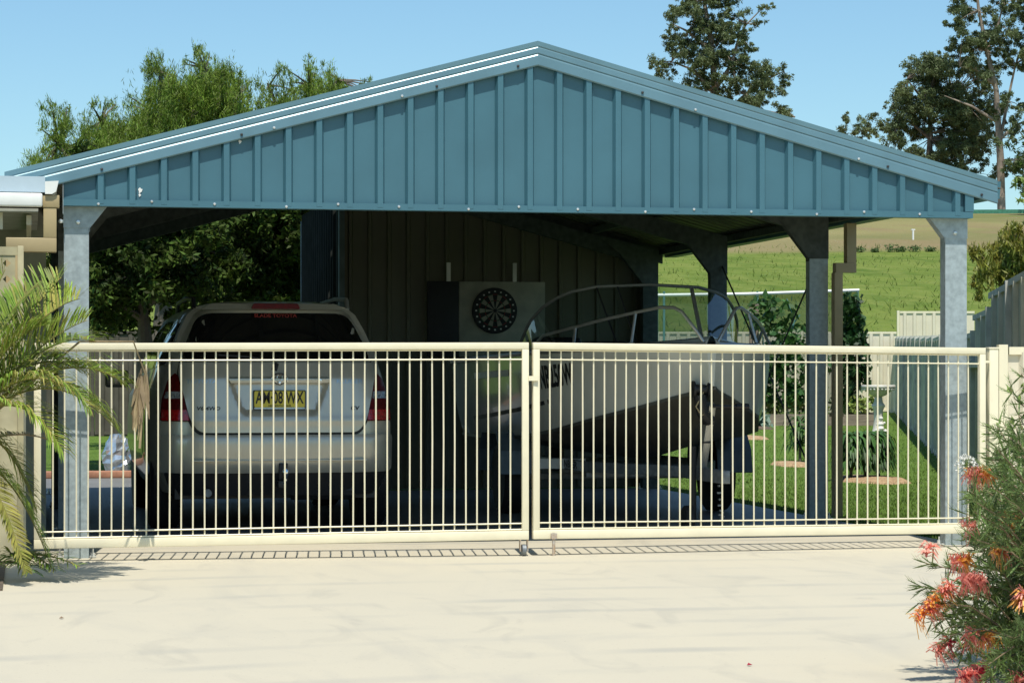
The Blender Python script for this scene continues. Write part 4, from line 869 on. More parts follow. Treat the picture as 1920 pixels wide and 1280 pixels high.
# ------------------------------------------------------------------ back garden
def ring_pts(c, rx, ry_, n=26, j=0.06): return [(c.x+rx*(1+random.uniform(-j, j))*math.cos(2*math.pi*k/n), c.y+ry_*(1+random.uniform(-j, j))*math.sin(2*math.pi*k/n)) for k in range(n)]
def mulch(px, py, D, rx, ry_, label, group='mulch rings on the lawn'):
    c = at(px, py, D); z = zg(c.x, c.y); m = M(); rr = ring_pts(c, rx, ry_)
    m.loft([[(a, b, z-0.01) for a, b in rr], [(lerp(c.x, a, 0.8), lerp(c.y, b, 0.8), z+0.035+random.uniform(-0.006, 0.006)) for a, b in rr], [(lerp(c.x, a, 0.3), lerp(c.y, b, 0.3), z+0.05) for a, b in rr], [(c.x, c.y, z+0.05)]*len(rr)], closed=True)
    m.build('mulch_ring', MULCH, label=label, cat='mulch', group=group, smooth=True); return c, z
c1, zc1 = mulch(1632, 903, 25.6, 0.39, 0.75, 'largest mulch ring, around the strappy bush in front of the bird bath')
c2, zc2 = mulch(1483, 872, 29.0, 0.22, 0.5, 'small mulch ring beside the second carport post')
c3, zc3 = mulch(1402, 831, 38.0, 0.30, 0.7, 'farthest mulch ring, below the blue grey leafy vegetables')
def strappy(c, z, n, L, h, label, wd=0.012, material=VINEL, dx=0):
    root = thing('strappy_bush', label, 'bush', (c.x, c.y, z)); m = M()
    for cx in dx:
        for k in range(n):
            a = random.uniform(0, 2*math.pi); b = Vector((c.x+cx+random.uniform(-0.05, 0.05), c.y+random.uniform(-0.08, 0.08), z+h*random.uniform(0.3, 0.95)))
            o = Vector((math.cos(a), math.sin(a), 0)); l = L*random.uniform(0.6, 1.1)
            P = [b, b+o*l*0.35+Vector((0, 0, l*0.28)), b+o*l*0.75+Vector((0, 0, l*0.10)), b+o*l*0.95-Vector((0, 0, l*0.35))]
            s_ = Vector((-o.y, o.x, 0)); ww = (wd, wd*1.3, wd, wd*0.2)
            m.loft([[q-s_*w_, q+s_*w_] for q, w_ in zip(P, ww)])
    m.build('leaves', material, root)
    m = M()
    for cx in dx: m.tube([(c.x+cx, c.y, z), (c.x+cx, c.y, z+h)], [0.02, 0.012], 6)
    m.build('stem', BARK, root)
strappy(c1+Vector((-0.08, 0, 0)), zc1, 430, 0.21, 0.50, 'dark strappy bush on the largest mulch ring, in front of the bird bath', dx=(-0.14, 0.02, 0.17), wd=0.014)
cc = at(1500, 850, 30); strappy(cc, zg(cc.x, cc.y), 90, 0.24, 0.55, 'small strappy plant beside the second carport post', dx=(0.0,))
# bird bath
c = at(1647, 816, 38); z = zg(c.x, c.y); bb = thing('bird_bath', 'white stone bird bath with cherub base on the lawn', 'bird bath', (c.x, c.y, z))
m = M(); m.lathe([(0.05, 0.66), (0.12, 0.69), (0.20, 0.75), (0.24, 0.80), (0.27, 0.812), (0.275, 0.83), (0.27, 0.845), (0.255, 0.852), (0.22, 0.82), (0.001, 0.80)], (c.x, c.y, z), 36); bw = m.build('bowl', STONE, bb, smooth=True)
m = M()
for k in range(26): a = k*2*math.pi/26; m.lathe([(0.001, -0.022), (0.018, -0.016), (0.024, 0), (0.018, 0.014), (0.001, 0.02)], (c.x+0.245*math.cos(a), c.y+0.245*math.sin(a), z+0.785), 8)
m.build('scalloped_rim', STONE, bw, smooth=True)
m = M(); m.lathe([(0.16, 0), (0.16, 0.06), (0.12, 0.08), (0.09, 0.14), (0.07, 0.30), (0.075, 0.45), (0.11, 0.52), (0.07, 0.58), (0.06, 0.66)], (c.x, c.y, z), 24); m.build('pedestal', STONE, bb, smooth=True)
m = M(); o = Vector((c.x-0.02, c.y-0.16, z+0.10))
for q, r in (((0, 0, 0.06), 0.055), ((0, 0, 0.13), 0.05), ((0.0, -0.01, 0.22), 0.038), ((-0.07, -0.03, 0.03), 0.035), ((0.07, -0.03, 0.02), 0.035), ((-0.06, 0, 0.13), 0.022), ((0.06, 0, 0.15), 0.022)):
    m.lathe([(0.001, -r), (r*0.7, -r*0.7), (r, 0), (r*0.7, r*0.7), (0.001, r)], o+Vector(q), 12)
m.build('cherub', mat('whitewashed stone', (0.8, 0.78, 0.72), 0.7), bb, smooth=True)
# garden bed sleepers, vegetables, cage
A_ = at(1425, 810, 44.5); B_ = at(1645, 810, 44.5)
m = M(); za = zg(A_.x, A_.y); m.beam((A_.x, A_.y, za+0.09), (B_.x, B_.y, za+0.09), 0.08, 0.24); m.beam((B_.x, B_.y+0.05, za+0.11), (B_.x+0.3, B_.y+3, za+0.11), 0.08, 0.26); m.beam((A_.x, A_.y+0.05, za+0.11), (A_.x+0.3, A_.y+3, za+0.11), 0.08, 0.26)
m.build('garden_bed_edge', TIMB, label='grey timber sleeper edge of the raised vegetable bed', cat='garden edging')
m = M(); u = (B_-A_).normalized(); s2 = Vector((-u.y, u.x, 0))
q = [A_+s2*0.05, B_+s2*0.05, B_+s2*3, A_+s2*3]; m.add([(v.x, v.y, za+0.17) for v in q], [(0, 1, 2, 3)]); m.build('bed_soil', SOIL, kind='structure')
cg = thing('vegetable_cage', 'netted vegetable cage with white top rail at the far end of the lawn', 'cage', (*at(1420, 800, 46).xy, za))
tz = lambda px, py, D: at(px, py, D)
m = M(); m.tube([tz(1180, 554, 45.4), tz(1400, 551, 45.4), tz(1611, 544, 45.4)], 0.03, 8); m.build('top_rail', WHITE, cg, smooth=True)
GRN = mat('green pole', (0.10, 0.22, 0.20), 0.5)
for px in (1232, 1245, 1420, 1608):
    m = M(); a = at(px, 548, 45.4); m.tube([(a.x, a.y, za), (a.x, a.y, a.z+0.02)], 0.024, 8); m.build('pole', GRN, cg, smooth=True)
m = M(); a = at(1413, 545, 45.3); m.box(a.x-0.09, a.x-0.02, a.y-0.04, a.y, za, a.z-0.25); m.box(a.x+0.02, a.x+0.09, a.y-0.04, a.y, za, a.z-0.25); m.buildsplit('timber_stake', TIMB, cg)
sc = bpy.data.materials.new('shade netting'); sc.use_nodes = True; n_ = sc.node_tree
tr = n_.nodes.new('ShaderNodeBsdfTransparent'); df = n_.nodes.new('ShaderNodeBsdfDiffuse'); df.inputs[0].default_value = (0.03, 0.06, 0.05, 1); ms = n_.nodes.new('ShaderNodeMixShader'); ms.inputs[0].default_value = 0.55
n_.links.new(tr.outputs[0], ms.inputs[1]); n_.links.new(df.outputs[0], ms.inputs[2]); n_.links.new(ms.outputs[0], n_.nodes['Material Output'].inputs[0])
m = M(); P = [at(px, py, 45.45) for px, py in ((1180, 556), (1300, 554), (1420, 552), (1520, 549), (1608, 547))]
m.loft([[(p.x, p.y, za+0.2), (p.x, p.y, lerp(za, p.z, 0.6)), (p.x, p.y, p.z)] for p in P]); m.build('netting', sc, cg)
def vine(label, pts, D, n, size, material=VINEL, stems=(), name='climbing_vine', cat='vine'):
    c0 = at(*pts[0][:2], D); root = thing(name, label, cat, (c0.x, c0.y, za)); m = M(); 
    for px, py, rx, rz, k in pts: c = at(px, py, D); clump(m, c, (rx, 0.25, rz), k, size, 0.55, droop=0.5)
    m.build('leaves', material, root); m = M()
    for P in stems: m.tube([at(px, py, D) for px, py in P], 0.012, 5)
    if m.v: m.build('stems', TWIG if False else GRN, root)
vine('dense dark climbing bean vine at the right end of the netted cage', [(1590, 580, 0.30, 0.35, 300), (1590, 640, 0.34, 0.45, 400), (1595, 700, 0.34, 0.45, 400), (1612, 620, 0.12, 0.5, 120), (1620, 690, 0.14, 0.5, 120), (1585, 755, 0.3, 0.4, 260)], 45.2, 0, 0.075, mat('bean vine leaves', (0.03, 0.08, 0.018), 0.5, island=0.5, trans=0.2))
vine('loose tall climbing plants between the boat and the second post', [(1440, 600, 0.55, 0.35, 170), (1480, 640, 0.5, 0.4, 220), (1455, 690, 0.6, 0.5, 330), (1440, 565, 0.4, 0.15, 60), (1490, 740, 0.4, 0.4, 220), (1425, 740, 0.4, 0.3, 200), (1400, 690, 0.3, 0.4, 120), (1530, 690, 0.3, 0.5, 120), (1480, 580, 0.2, 0.2, 25)], 44.9, 0, 0.08, VINEL, stems=[[(1430, 800), (1440, 700), (1425, 600), (1450, 565)], [(1480, 800), (1470, 690), (1490, 600), (1475, 560)], [(1455, 800), (1450, 720), (1465, 640), (1500, 590)]], name='tomato_plants', cat='plants')
vine('low bright green herbs along the raised bed', [(1450, 762, 0.3, 0.16, 130), (1490, 758, 0.3, 0.16, 130), (1530, 762, 0.3, 0.15, 110), (1605, 760, 0.25, 0.2, 140), (1635, 752, 0.22, 0.22, 80)], 45.0, 0, 0.06, YGL, name='herb_row', cat='herbs')
c = at(1405, 790, 42.5); root = thing('leafy_vegetables', 'blue grey leafy vegetables growing beside the boat bow', 'vegetables', (c.x, c.y, zg(c.x, c.y))); m = M()
for px, py in ((1385, 790), (1400, 765), (1415, 785), (1430, 775), (1392, 745), (1432, 800), (1410, 745)):
    clump(m, at(px, py, 42.5), (0.13, 0.13, 0.12), 34, 0.085, 0.6, up=0.4)
m.build('leaves', CABB, root)
m = M(); cz = zg(c.x, c.y); m.lathe([(0.30, 0), (0.2, 0.05), (0.001, 0.06)], (c.x+0.15, c.y, cz), 16); m.build('soil_mound', SOIL, root)
HILLW = mat('dark weeds', (0.07, 0.12, 0.03), 0.8, island=0.3)
# survey peg on the hill
a = at(1712, 474, 125); m = M(); m.box(a.x-0.04, a.x+0.04, a.y-0.04, a.y+0.04, zg(a.x, a.y)-0.3, zg(a.x, a.y)+0.5); m.box(a.x-0.10, a.x+0.10, a.y-0.05, a.y+0.05, zg(a.x, a.y)+0.5, zg(a.x, a.y)+0.56); m.build('survey_peg', WHITE, label='tiny white peg standing on the dry hillside', cat='peg')
for k, (px, py, r_) in enumerate(((1612, 480, 0.30), (1640, 478, 0.24), (1672, 474, 0.40), (1690, 480, 0.30), (1716, 480, 0.34), (1745, 482, 0.28))):
    D = 112; a = at(px, py, D); z_ = zg(a.x, a.y); m = M(); clump(m, (a.x, a.y, z_+r_*0.4), (r_*1.0, r_*1.0, r_*0.55), 140, 0.07, 0.4, up=0.6)
    m.build('weed_clump', HILLW, label='tiny dark weed clump on the hill edge, %s counting from the left' % ('first', 'second', 'third', 'fourth', 'fifth', 'sixth')[k], cat='weed', group='dark weed clumps along the edge of the mown hill')
# green barrier along the crest
p = at(1700, 390, 183); q = at(2150, 388, 186); m = M(); m.add([(p.x, p.y, zg(p.x, p.y)-0.3), (q.x, q.y, zg(q.x, q.y)-0.3), (q.x, q.y, zg(q.x, q.y)+0.30), (p.x, p.y, zg(p.x, p.y)+0.30)], [(0, 1, 2, 3)])
m.build('silt_barrier', mat('green barrier cloth', (0.05, 0.20, 0.13), 0.8), label='long green cloth barrier along the top of the hill', cat='barrier', solid=0.05)

# ------------------------------------------------------------------ trees
def tree(name, label, base, trunk, limbs, clumps, D, leaf, n, bark, lm, dy=1.0, aspect=0.3, droop=0.4, r0=0.3, group=None, cat='tree', shell=0.55, up=0.0, sub=6, tw=True, zs=0.8):
    """trunk / limbs: pixel polylines at depth D; clumps: (px, py, radius m)"""
    b = at(*base, D); zb = zg(b.x, b.y); root = thing(name, label, cat, (b.x, b.y, zb), group)
    J = [(random.uniform(-dy, dy)) for _ in clumps]
    m = M(); tp = [Vector((b.x, b.y, zb-0.2))]+[at(x, y, D) for x, y in trunk]; k = len(tp)
    m.tube(tp, [lerp(r0, r0*0.25, i/(k-1)) for i in range(k)], 10); m.build('trunk', bark, root, smooth=True)
    m = M()
    for L_ in limbs:
        P = [at(x, y, D) for x, y in L_]; k = len(P)
        for i in range(1, k): P[i] = P[i]+Vector((FW[0], FW[1], 0))*random.uniform(-dy, dy)*0.4*i/k
        m.tube(P, [lerp(r0*0.45, r0*0.10, i/(k-1)) for i in range(k)], 7)
    cr = M(); pts = [Vector(tp[-1])]+[at(x, y, D) for L_ in limbs for x, y in L_]+tp[1:]
    for (px, py, rad), j in zip(clumps, J):
        c = at(px, py, D)+Vector((FW[0], FW[1], 0))*j
        near = min(pts, key=lambda q: (q-c).length)
        if tw: m.tube([near, near.lerp(c, 0.5)+Vector((0, 0, rad*0.15)), c], [r0*0.14, r0*0.09, r0*0.03], 5)
        for q in range(sub):
            dd = Vector((random.gauss(0, 1), random.gauss(0, 1), random.gauss(0, 0.8))); dd = dd.normalized()*rad*random.uniform(0.3, 1.25)
            rr = rad*random.uniform(0.22, 0.62)
            clump(cr, c+dd, (rr, rr, rr*zs), int(n*rad*rad/sub*random.uniform(0.6, 1.3)), leaf, aspect, droop=droop, up=up, shell=shell)
    if m.v: m.build('limbs', bark, root, smooth=True)
    cr.build('crown', lm, root); return root
s = 4460.0
# gum behind the middle of the roof
cl = []
def inside(shape, n, rmin, rmax, seed):
    r_ = random.Random(seed); out = []
    xs = [p[0] for p in shape]; ys = [p[1] for p in shape]
    while len(out) < n:
        x, y = r_.uniform(min(xs), max(xs)), r_.uniform(min(ys), max(ys)); c = False; j = len(shape)-1
        for i in range(len(shape)):
            (x1, y1), (x2, y2) = shape[i], shape[j]
            if (y1 > y) != (y2 > y) and x < (x2-x1)*(y-y1)/(y2-y1)+x1: c = not c
            j = i
        if c: out.append((x, y, r_.uniform(rmin, rmax)))
    return out
gumA = [(1290, -40), (1370, -60), (1385, 20), (1395, 60), (1405, 95), (1430, 20), (1445, 5), (1425, 70), (1415, 120), (1445, 130), (1480, 125), (1475, 150), (1440, 165), (1495, 215), (1490, 230), (1440, 215), (1400, 200), (1330, 190), (1290, 165), (1215, 125), (1222, 108), (1265, 110), (1250, 80), (1255, 60), (1245, 38), (1265, 20)]
tree('gum_tree', 'tall airy gum tree rising behind the middle of the carport roof', (1345, 330), [(1345, 260), (1340, 170), (1335, 90), (1320, 0), (1315, -50)],
     [[(1340, 170), (1372, 120), (1385, 70), (1400, 45), (1430, 15)], [(1345, 230), (1400, 175), (1440, 148), (1470, 135)], [(1340, 175), (1300, 130), (1260, 115)], [(1335, 95), (1290, 60), (1262, 45)], [(1342, 210), (1420, 205), (1490, 220)]],
     inside(gumA, 150, 0.45, 0.95, 3), 190, 0.115, 1250, GUMB, GUML, dy=2.5, r0=0.38, shell=0.8, sub=7)
gumB = [(1790, -40), (1960, -50), (1960, 330), (1880, 300), (1870, 340), (1800, 330), (1700, 300), (1650, 270), (1640, 215), (1665, 140), (1700, 145), (1725, 100), (1760, 115), (1800, 100), (1800, 60), (1775, 20)]
tree('gum_tree', 'largest gum tree on the right with pale forked trunk', (1878, 350), [(1876, 300), (1872, 240), (1868, 170), (1850, 90), (1835, 20), (1830, -30)],
     [[(1874, 270), (1890, 190), (1905, 120), (1930, 60)], [(1876, 260), (1905, 235), (1950, 215)], [(1865, 160), (1830, 130), (1800, 125)], [(1850, 95), (1870, 50), (1880, 5)], [(1872, 230), (1820, 200), (1770, 180)]],
     inside([(1790, -40), (1960, -50), (1960, 160), (1900, 130), (1860, 130), (1800, 110), (1775, 20)], 85, 0.5, 0.95, 5)+[(1868, 150, 0.8), (1880, 190, 0.7), (1862, 210, 0.7), (1895, 240, 0.6), (1865, 270, 0.6), (1845, 150, 0.9), (1850, 60, 0.9), (1900, 60, 0.9), (1905, 110, 0.8), (1835, 90, 0.8)]+inside([(1890, 200), (1960, 180), (1960, 330), (1885, 320)], 24, 0.4, 0.8, 15), 185, 0.115, 1250, GUMB, GUML, dy=2.5, r0=0.33, shell=0.8, sub=6)
tree('gum_tree', 'dense dark gum tree left of the largest gum on the hill', (1740, 350), [(1740, 320), (1745, 250), (1740, 180)],
     [[(1745, 260), (1690, 220)], [(1742, 230), (1790, 180)], [(1742, 200), (1700, 150)]],
     inside([(1655, 292), (1658, 225), (1680, 160), (1710, 150), (1725, 100), (1760, 115), (1800, 120), (1850, 130), (1862, 200), (1868, 330), (1800, 335), (1700, 305)], 190, 0.5, 1.1, 6), 192, 0.12, 1000, BARK, GUML, dy=3, r0=0.4, shell=0.6, sub=7)
tree('gum_tree', 'smallest distant gum tree just above the right roof slope', (1603, 330), [(1603, 290), (1603, 250)], [], inside([(1575, 240), (1600, 218), (1630, 240), (1632, 270), (1570, 265)], 14, 0.5, 0.9, 8), 215, 0.13, 650, BARK, GUML, dy=1, r0=0.15, sub=5)
tree('dark_tree', 'very dark dense tree at the right edge on the hill crest', (1925, 370), [(1925, 330), (1925, 300)], [], inside([(1895, 330), (1910, 270), (1960, 250), (1970, 370), (1890, 370)], 16, 0.6, 1.1, 9), 178, 0.17, 330, BARK, DARKL, dy=1.5, r0=0.2, sub=5)
tree('fence_shrub', 'bronze tipped upright shrub above the right boundary fence', (1890, 640), [(1890, 600), (1890, 540)], [[(1890, 560), (1860, 510)], [(1890, 560), (1910, 480)]],
     inside([(1835, 540), (1830, 490), (1850, 445), (1880, 432), (1900, 440), (1960, 400), (1970, 540), (1870, 548)], 48, 0.07, 0.15, 10), 22.5, 0.036, 22000, TWIG, TIPL, dy=0.35, r0=0.02, droop=0.0, up=1.4, aspect=0.2, sub=5, zs=1.6, cat='shrub')
tree('fence_shrub', 'pale thin leafy sprigs hanging in at the right frame edge above the bronze shrub', (1960, 640), [(1955, 500), (1950, 380), (1935, 340)], [[(1950, 400), (1925, 370)], [(1950, 430), (1918, 420)], [(1945, 370), (1915, 350)]],
     [(1915, 345, 0.06), (1925, 365, 0.07), (1912, 380, 0.05), (1918, 420, 0.05), (1925, 335, 0.06), (1932, 400, 0.06)], 21, 0.04, 9000, TWIG, YGL, dy=0.15, r0=0.015, droop=0.2, aspect=0.22, sub=3, cat='shrub')
# casuarina / bottlebrush row behind the left roof slope; the same trees fill the view under the roof
L1_ = [(80, 320), (120, 265), (165, 240), (230, 210), (300, 165), (340, 185), (385, 140), (420, 160), (450, 190), (470, 250), (560, 280), (560, 330), (60, 330)]
tree('feathery_tree', 'tall feathery green tree above the left roof slope', (330, 800), [(300, 640), (320, 450), (340, 330), (385, 130)],
     [[(320, 450), (220, 300), (190, 230)], [(330, 380), (300, 220), (300, 135)], [(340, 330), (430, 230), (450, 180)], [(315, 450), (150, 330), (110, 270)], [(340, 300), (410, 200), (418, 140)]],
     inside(L1_, 95, 0.16, 0.42, 11)+[(385, 105, 0.14), (388, 125, 0.2), (300, 125, 0.14), (303, 145, 0.2), (195, 180, 0.15), (430, 150, 0.2), (455, 160, 0.15), (115, 205, 0.1), (125, 225, 0.15), (395, 145, 0.25), (75, 290, 0.2)]+[(x+random.uniform(-5, 5), y+k*11, 0.05+0.028*k) for x, y in ((385, 95), (300, 118), (335, 150), (425, 128), (460, 160), (245, 185), (195, 192), (120, 200), (150, 230), (365, 130), (90, 250)) for k in range(7)],
     33, 0.034, 15000, BARK, TREEL, dy=1.2, r0=0.16, droop=0.0, up=1.5, aspect=0.13, sub=8, shell=0.8, zs=1.9)
tree('feathery_tree', 'shorter feathery tree peeping over the roof right of the tall feathery one', (570, 800), [(565, 640), (560, 400), (575, 220), (580, 160)],
     [[(560, 330), (520, 200), (505, 160)], [(575, 260), (620, 180), (635, 150)]],
     inside([(485, 270), (495, 205), (520, 180), (560, 180), (585, 160), (625, 175), (650, 200), (690, 190), (700, 250), (600, 300)], 38, 0.14, 0.34, 12)+[(582, 125, 0.12), (605, 130, 0.12), (540, 145, 0.12), (695, 150, 0.08)]+[(x+random.uniform(-5, 5), y+k*10, 0.05+0.028*k) for x, y in ((583, 120), (500, 165), (545, 140), (622, 140), (645, 160), (690, 160)) for k in range(5)],
     35, 0.034, 15000, BARK, TREEL, dy=1.0, r0=0.13, droop=0.0, up=1.5, aspect=0.13, sub=8, shell=0.8, zs=1.9)
L2_ = [(120, 380), (620, 330), (640, 585), (560, 600), (470, 575), (330, 600), (300, 585), (230, 600), (120, 590)]
tree('shade_tree', 'dark dense tree with forked trunk seen under the left side of the roof', (270, 790), [(272, 640), (268, 580), (255, 520)],
     [[(270, 600), (235, 575), (205, 560)], [(268, 580), (330, 520), (380, 470)], [(262, 560), (300, 480)], [(258, 530), (200, 480)]],
     inside([(120, 380), (430, 350), (420, 560), (300, 560), (230, 560), (120, 590)], 100, 0.24, 0.48, 13)+[(180, 590, 0.25), (210, 610, 0.18), (225, 590, 0.2), (330, 580, 0.2)], 27.5, 0.042, 6000, BARK, DARKL, dy=1.6, r0=0.12, droop=0.1, aspect=0.42, sub=7)
tree('shade_tree', 'dark dense leafy tree between the parked car roof and the shed', (480, 790), [(480, 640), (485, 560), (470, 480)],
     [[(485, 560), (530, 500)], [(480, 540), (430, 470)]],
     inside([(400, 350), (640, 330), (640, 600), (560, 620), (400, 600)], 80, 0.24, 0.50, 14), 29.5, 0.042, 6000, BARK, DARKL, dy=1.6, r0=0.12, droop=0.1, aspect=0.42, sub=7)

# ------------------------------------------------------------------ palm on the left
PB = Vector((-0.72, -1.65, 0.0)); pm = thing('palm', 'young feather palm with yellow green fronds in front of the left gate post', 'palm', PB)
m = M(); m.lathe([(0.13, 0.0), (0.15, 0.12), (0.12, 0.3), (0.10, 0.5), (0.05, 0.7)], PB, 14); m.build('trunk', BARK, pm, smooth=True)
def frond(pts, L, n, mt, mt2=0.2, spread=0.9, droop=0.5, wd=0.0052, tipf=0.35, up=0.0):
    P = [Vector(p) for p in pts]
    def bez(t):
        Q = P[:]
        while len(Q) > 1: Q = [a.lerp(b, t) for a, b in zip(Q, Q[1:])]
        return Q[0]
    m = M(); m.tube([bez(t/14) for t in range(15)], [lerp(0.009, 0.002, t/14) for t in range(15)], 6)
    fm = m.build('frond', PALMY if mt is not DRYL else DRYL, pm, smooth=True)
    lf = M()
    for k in range(n):
        t = 0.12+0.86*k/n; b = bez(t); d = (bez(min(1, t+0.02))-bez(t-0.02)).normalized()
        sd_ = d.cross(Vector((0, 0, 1)))
        sd_ = sd_.normalized() if sd_.length > 0.05 else Vector((1, 0, 0))
        nu = sd_.cross(d).normalized(); l = L*(math.sin(math.pi*min(1, 0.18+t*0.80))**0.5)*random.uniform(0.8, 1.1)
        for s_ in (-1, 1):
            if random.random() < 0.06: continue
            v = (d*random.uniform(0.6, 0.9)+sd_*s_*spread+nu*(0.30+up)+Vector((random.gauss(0, .08), random.gauss(0, .08), random.gauss(0, .08)))).normalized()
            q1 = b+v*l*0.5; q2 = b+v*l*0.85-Vector((0, 0, l*droop*0.18)); q3 = b+v*l-Vector((0, 0, l*droop*0.38))
            wv = v.cross(nu+Vector((0, 0, 0.3))).normalized()*wd
            lf.cur = 1 if random.random() < mt2 else 0
            lf.loft([[b-wv*0.5, b+wv*0.5], [q1-wv, q1+wv], [q2-wv*0.7, q2+wv*0.7], [q3-wv*0.08, q3+wv*0.08]])
    lf.build('leaflets', [mt, PALMY], fm)
O = PB+Vector((0, 0, 0.70))
def fr(tip, mid=0.35, rise=0.35, **k):
    """tip given as (pixel x, pixel y, depth)"""
    T_ = at(*tip); a = O.lerp(T_, mid)+Vector((0, 0, rise)); b = O.lerp(T_, 0.75)+Vector((0, 0, rise*0.8)); frond([O, a, b, T_], **k)
fr((150, 560, 13.4), 0.4, 0.22, L=0.30, n=81, mt=PALML, mt2=0.35, spread=0.7, droop=0.1, up=0.3)
fr((155, 700, 13.1), 0.4, 0.32, L=0.32, n=91, mt=PALML, mt2=0.3, spread=0.9, droop=0.5)
fr((235, 720, 13.3), 0.4, 0.34, L=0.30, n=106, mt=PALML, mt2=0.25, spread=0.9, droop=0.7)
fr((212, 800, 13.0), 0.4, 0.40, L=0.28, n=97, mt=PALML, mt2=0.45, spread=0.8, droop=0.9)
fr((60, 540, 13.2), 0.4, 0.15, L=0.28, n=72, mt=PALML, mt2=0.3, spread=0.9, droop=0.2)
fr((120, 850, 12.6), 0.4, 0.38, L=0.26, n=81, mt=PALML, mt2=0.3, spread=0.9, droop=0.8)
fr((50, 1080, 12.6), 0.45, 0.30, L=0.13, n=111, mt=PALMY, mt2=0.6, spread=1.0, droop=0.3)
fr((95, 1060, 12.9), 0.5, 0.30, L=0.20, n=97, mt=PALML, mt2=0.1, spread=0.8, droop=0.8)
fr((105, 830, 13.6), 0.5, 0.1, L=0.12, n=52, mt=DRYL, mt2=0.3, spread=0.9, droop=0.3)
fr((180, 640, 13.6), 0.4, 0.26, L=0.30, n=84, mt=PALML, mt2=0.35, spread=0.9, droop=0.5)
fr((90, 610, 12.9), 0.4, 0.22, L=0.28, n=80, mt=PALML, mt2=0.3, spread=0.9, droop=0.4)
fr((170, 770, 12.7), 0.4, 0.40, L=0.28, n=84, mt=PALML, mt2=0.45, spread=0.9, droop=0.8)
fr((70, 960, 13.1), 0.4, 0.36, L=0.22, n=80, mt=PALML, mt2=0.25, spread=0.9, droop=0.8)
fr((115, 520, 13.5), 0.35, 0.12, L=0.30, n=62, mt=PALML, mt2=0.3, spread=0.7, droop=0.1, up=0.4)
fr((10, 505, 13.0), 0.35, 0.12, L=0.28, n=57, mt=PALML, mt2=0.3, spread=0.7, droop=0.1, up=0.3)
fr((165, 600, 13.0), 0.4, 0.15, L=0.28, n=60, mt=PALML, mt2=0.3, spread=0.8, droop=0.2, up=0.3)
fr((-100, 560, 13.2), 0.4, 0.2, L=0.30, n=72, mt=PALML, mt2=0.3)
for px, py in ((60, 1075), (105, 1070), (150, 1062), (30, 1060)): 
    frond([at(20, 1040, 13.0), at((20+px)/2, 1030, 13.0), at(px, py, 12.9)], L=0.16, n=26, mt=PALML, mt2=0.3, spread=1.0, droop=0.6, wd=0.004)
# dry frond tip dangling before the car
m = M(); c0 = at(262, 690, 14.0); rt = thing('dry_frond', 'dry curled brown palm frond hanging over the gate before the car', 'dry frond', (c0.x, c0.y, 0.6)); 
for k in range(34):
    a = at(268+random.uniform(-8, 8), 690+random.uniform(-6, 60), 14.0); l = random.uniform(0.12, 0.28); q = a+Vector((random.uniform(-0.05, 0.02), random.uniform(-0.03, 0.03), -l)); wv = Vector((0.006, 0.003, 0))
    m.loft([[a-wv*0.5, a+wv*0.5], [a.lerp(q, 0.5)-wv*1.4+Vector((random.uniform(-0.02, 0.02), 0, 0)), a.lerp(q, 0.5)+wv*1.4], [q-wv*0.4, q+wv*0.4]])
m.build('dead_leaflets', DRYL, rt)
m = M(); m.tube([O, at(150, 640, 13.5), at(250, 640, 13.9), at(272, 700, 14.0), at(262, 840, 14.0)], [0.007, 0.006, 0.005, 0.005, 0.008], 6); m.build('stalk', DRYL, rt, smooth=True)

# ------------------------------------------------------------------ grevillea and agapanthus on the right
GB = at(1985, 1330, 8.75); GB.z = 0
gv = thing('grevillea_shrub', 'fine leaved shrub with orange pink spider flowers at lower right', 'shrub', GB)
lv = M(); tw_ = M()
def sprig(P, n, l, wd=0.0035):
    for k in range(n):
        t = (k+random.random())/n; i = min(len(P)-2, int(t*(len(P)-1))); f = t*(len(P)-1)-i; b = P[i].lerp(P[i+1], f); d = (P[i+1]-P[i]).normalized()
        v = (d*0.55+Vector((random.gauss(0, 1), random.gauss(0, 1), random.gauss(0, 0.8))).normalized()*0.9).normalized(); ll = l*random.uniform(0.6, 1.2)
        e = b+v*ll; tw_l = []
        sv = v.cross(Vector((random.random(), random.random(), random.random()))).normalized()
        wv = sv*wd
        lv.loft([[b-wv*0.5, b+wv*0.5], [b.lerp(e, 0.5)-wv, b.lerp(e, 0.5)+wv], [e-wv*0.1, e+wv*0.1]])
        for q in (0.35, 0.55, 0.75):
            for sg in (-1, 1):
                b2 = b.lerp(e, q); e2 = b2+(v*0.8+sv*sg*0.6).normalized()*ll*0.42; w2 = v.cross(sv).normalized()*wd*0.8
                lv.loft([[b2-w2*0.5, b2+w2*0.5], [e2-w2*0.15, e2+w2*0.15]])
gr = random.Random(21)
tips = []
for k in range(135):
    py = gr.uniform(790, 1340); left = interp([(780, 1905), (850, 1850), (950, 1810), (1020, 1775), (1080, 1745), (1180, 1770), (1230, 1800), (1300, 1840)], py)
    px = left + gr.random()**1.1*(2050-left); D = gr.uniform(8.2, 9.5); tips.append((px, py, D))
tips += [(1915, 700, 10.1), (1895, 730, 10.2), (1870, 800, 10.2), (1900, 820, 10.0), (1880, 860, 10.1), (1860, 900, 10.0), (1840, 940, 10.0), (1735, 1055, 9.8), (1725, 1098, 9.7), (1745, 1165, 9.8), (1720, 1130, 9.8), (1780, 1230, 9.5), (1770, 1210, 9.6), (1905, 770, 10.2), (1880, 790, 10.1), (1850, 850, 10), (1830, 905, 9.9), (1790, 1270, 9.4)]
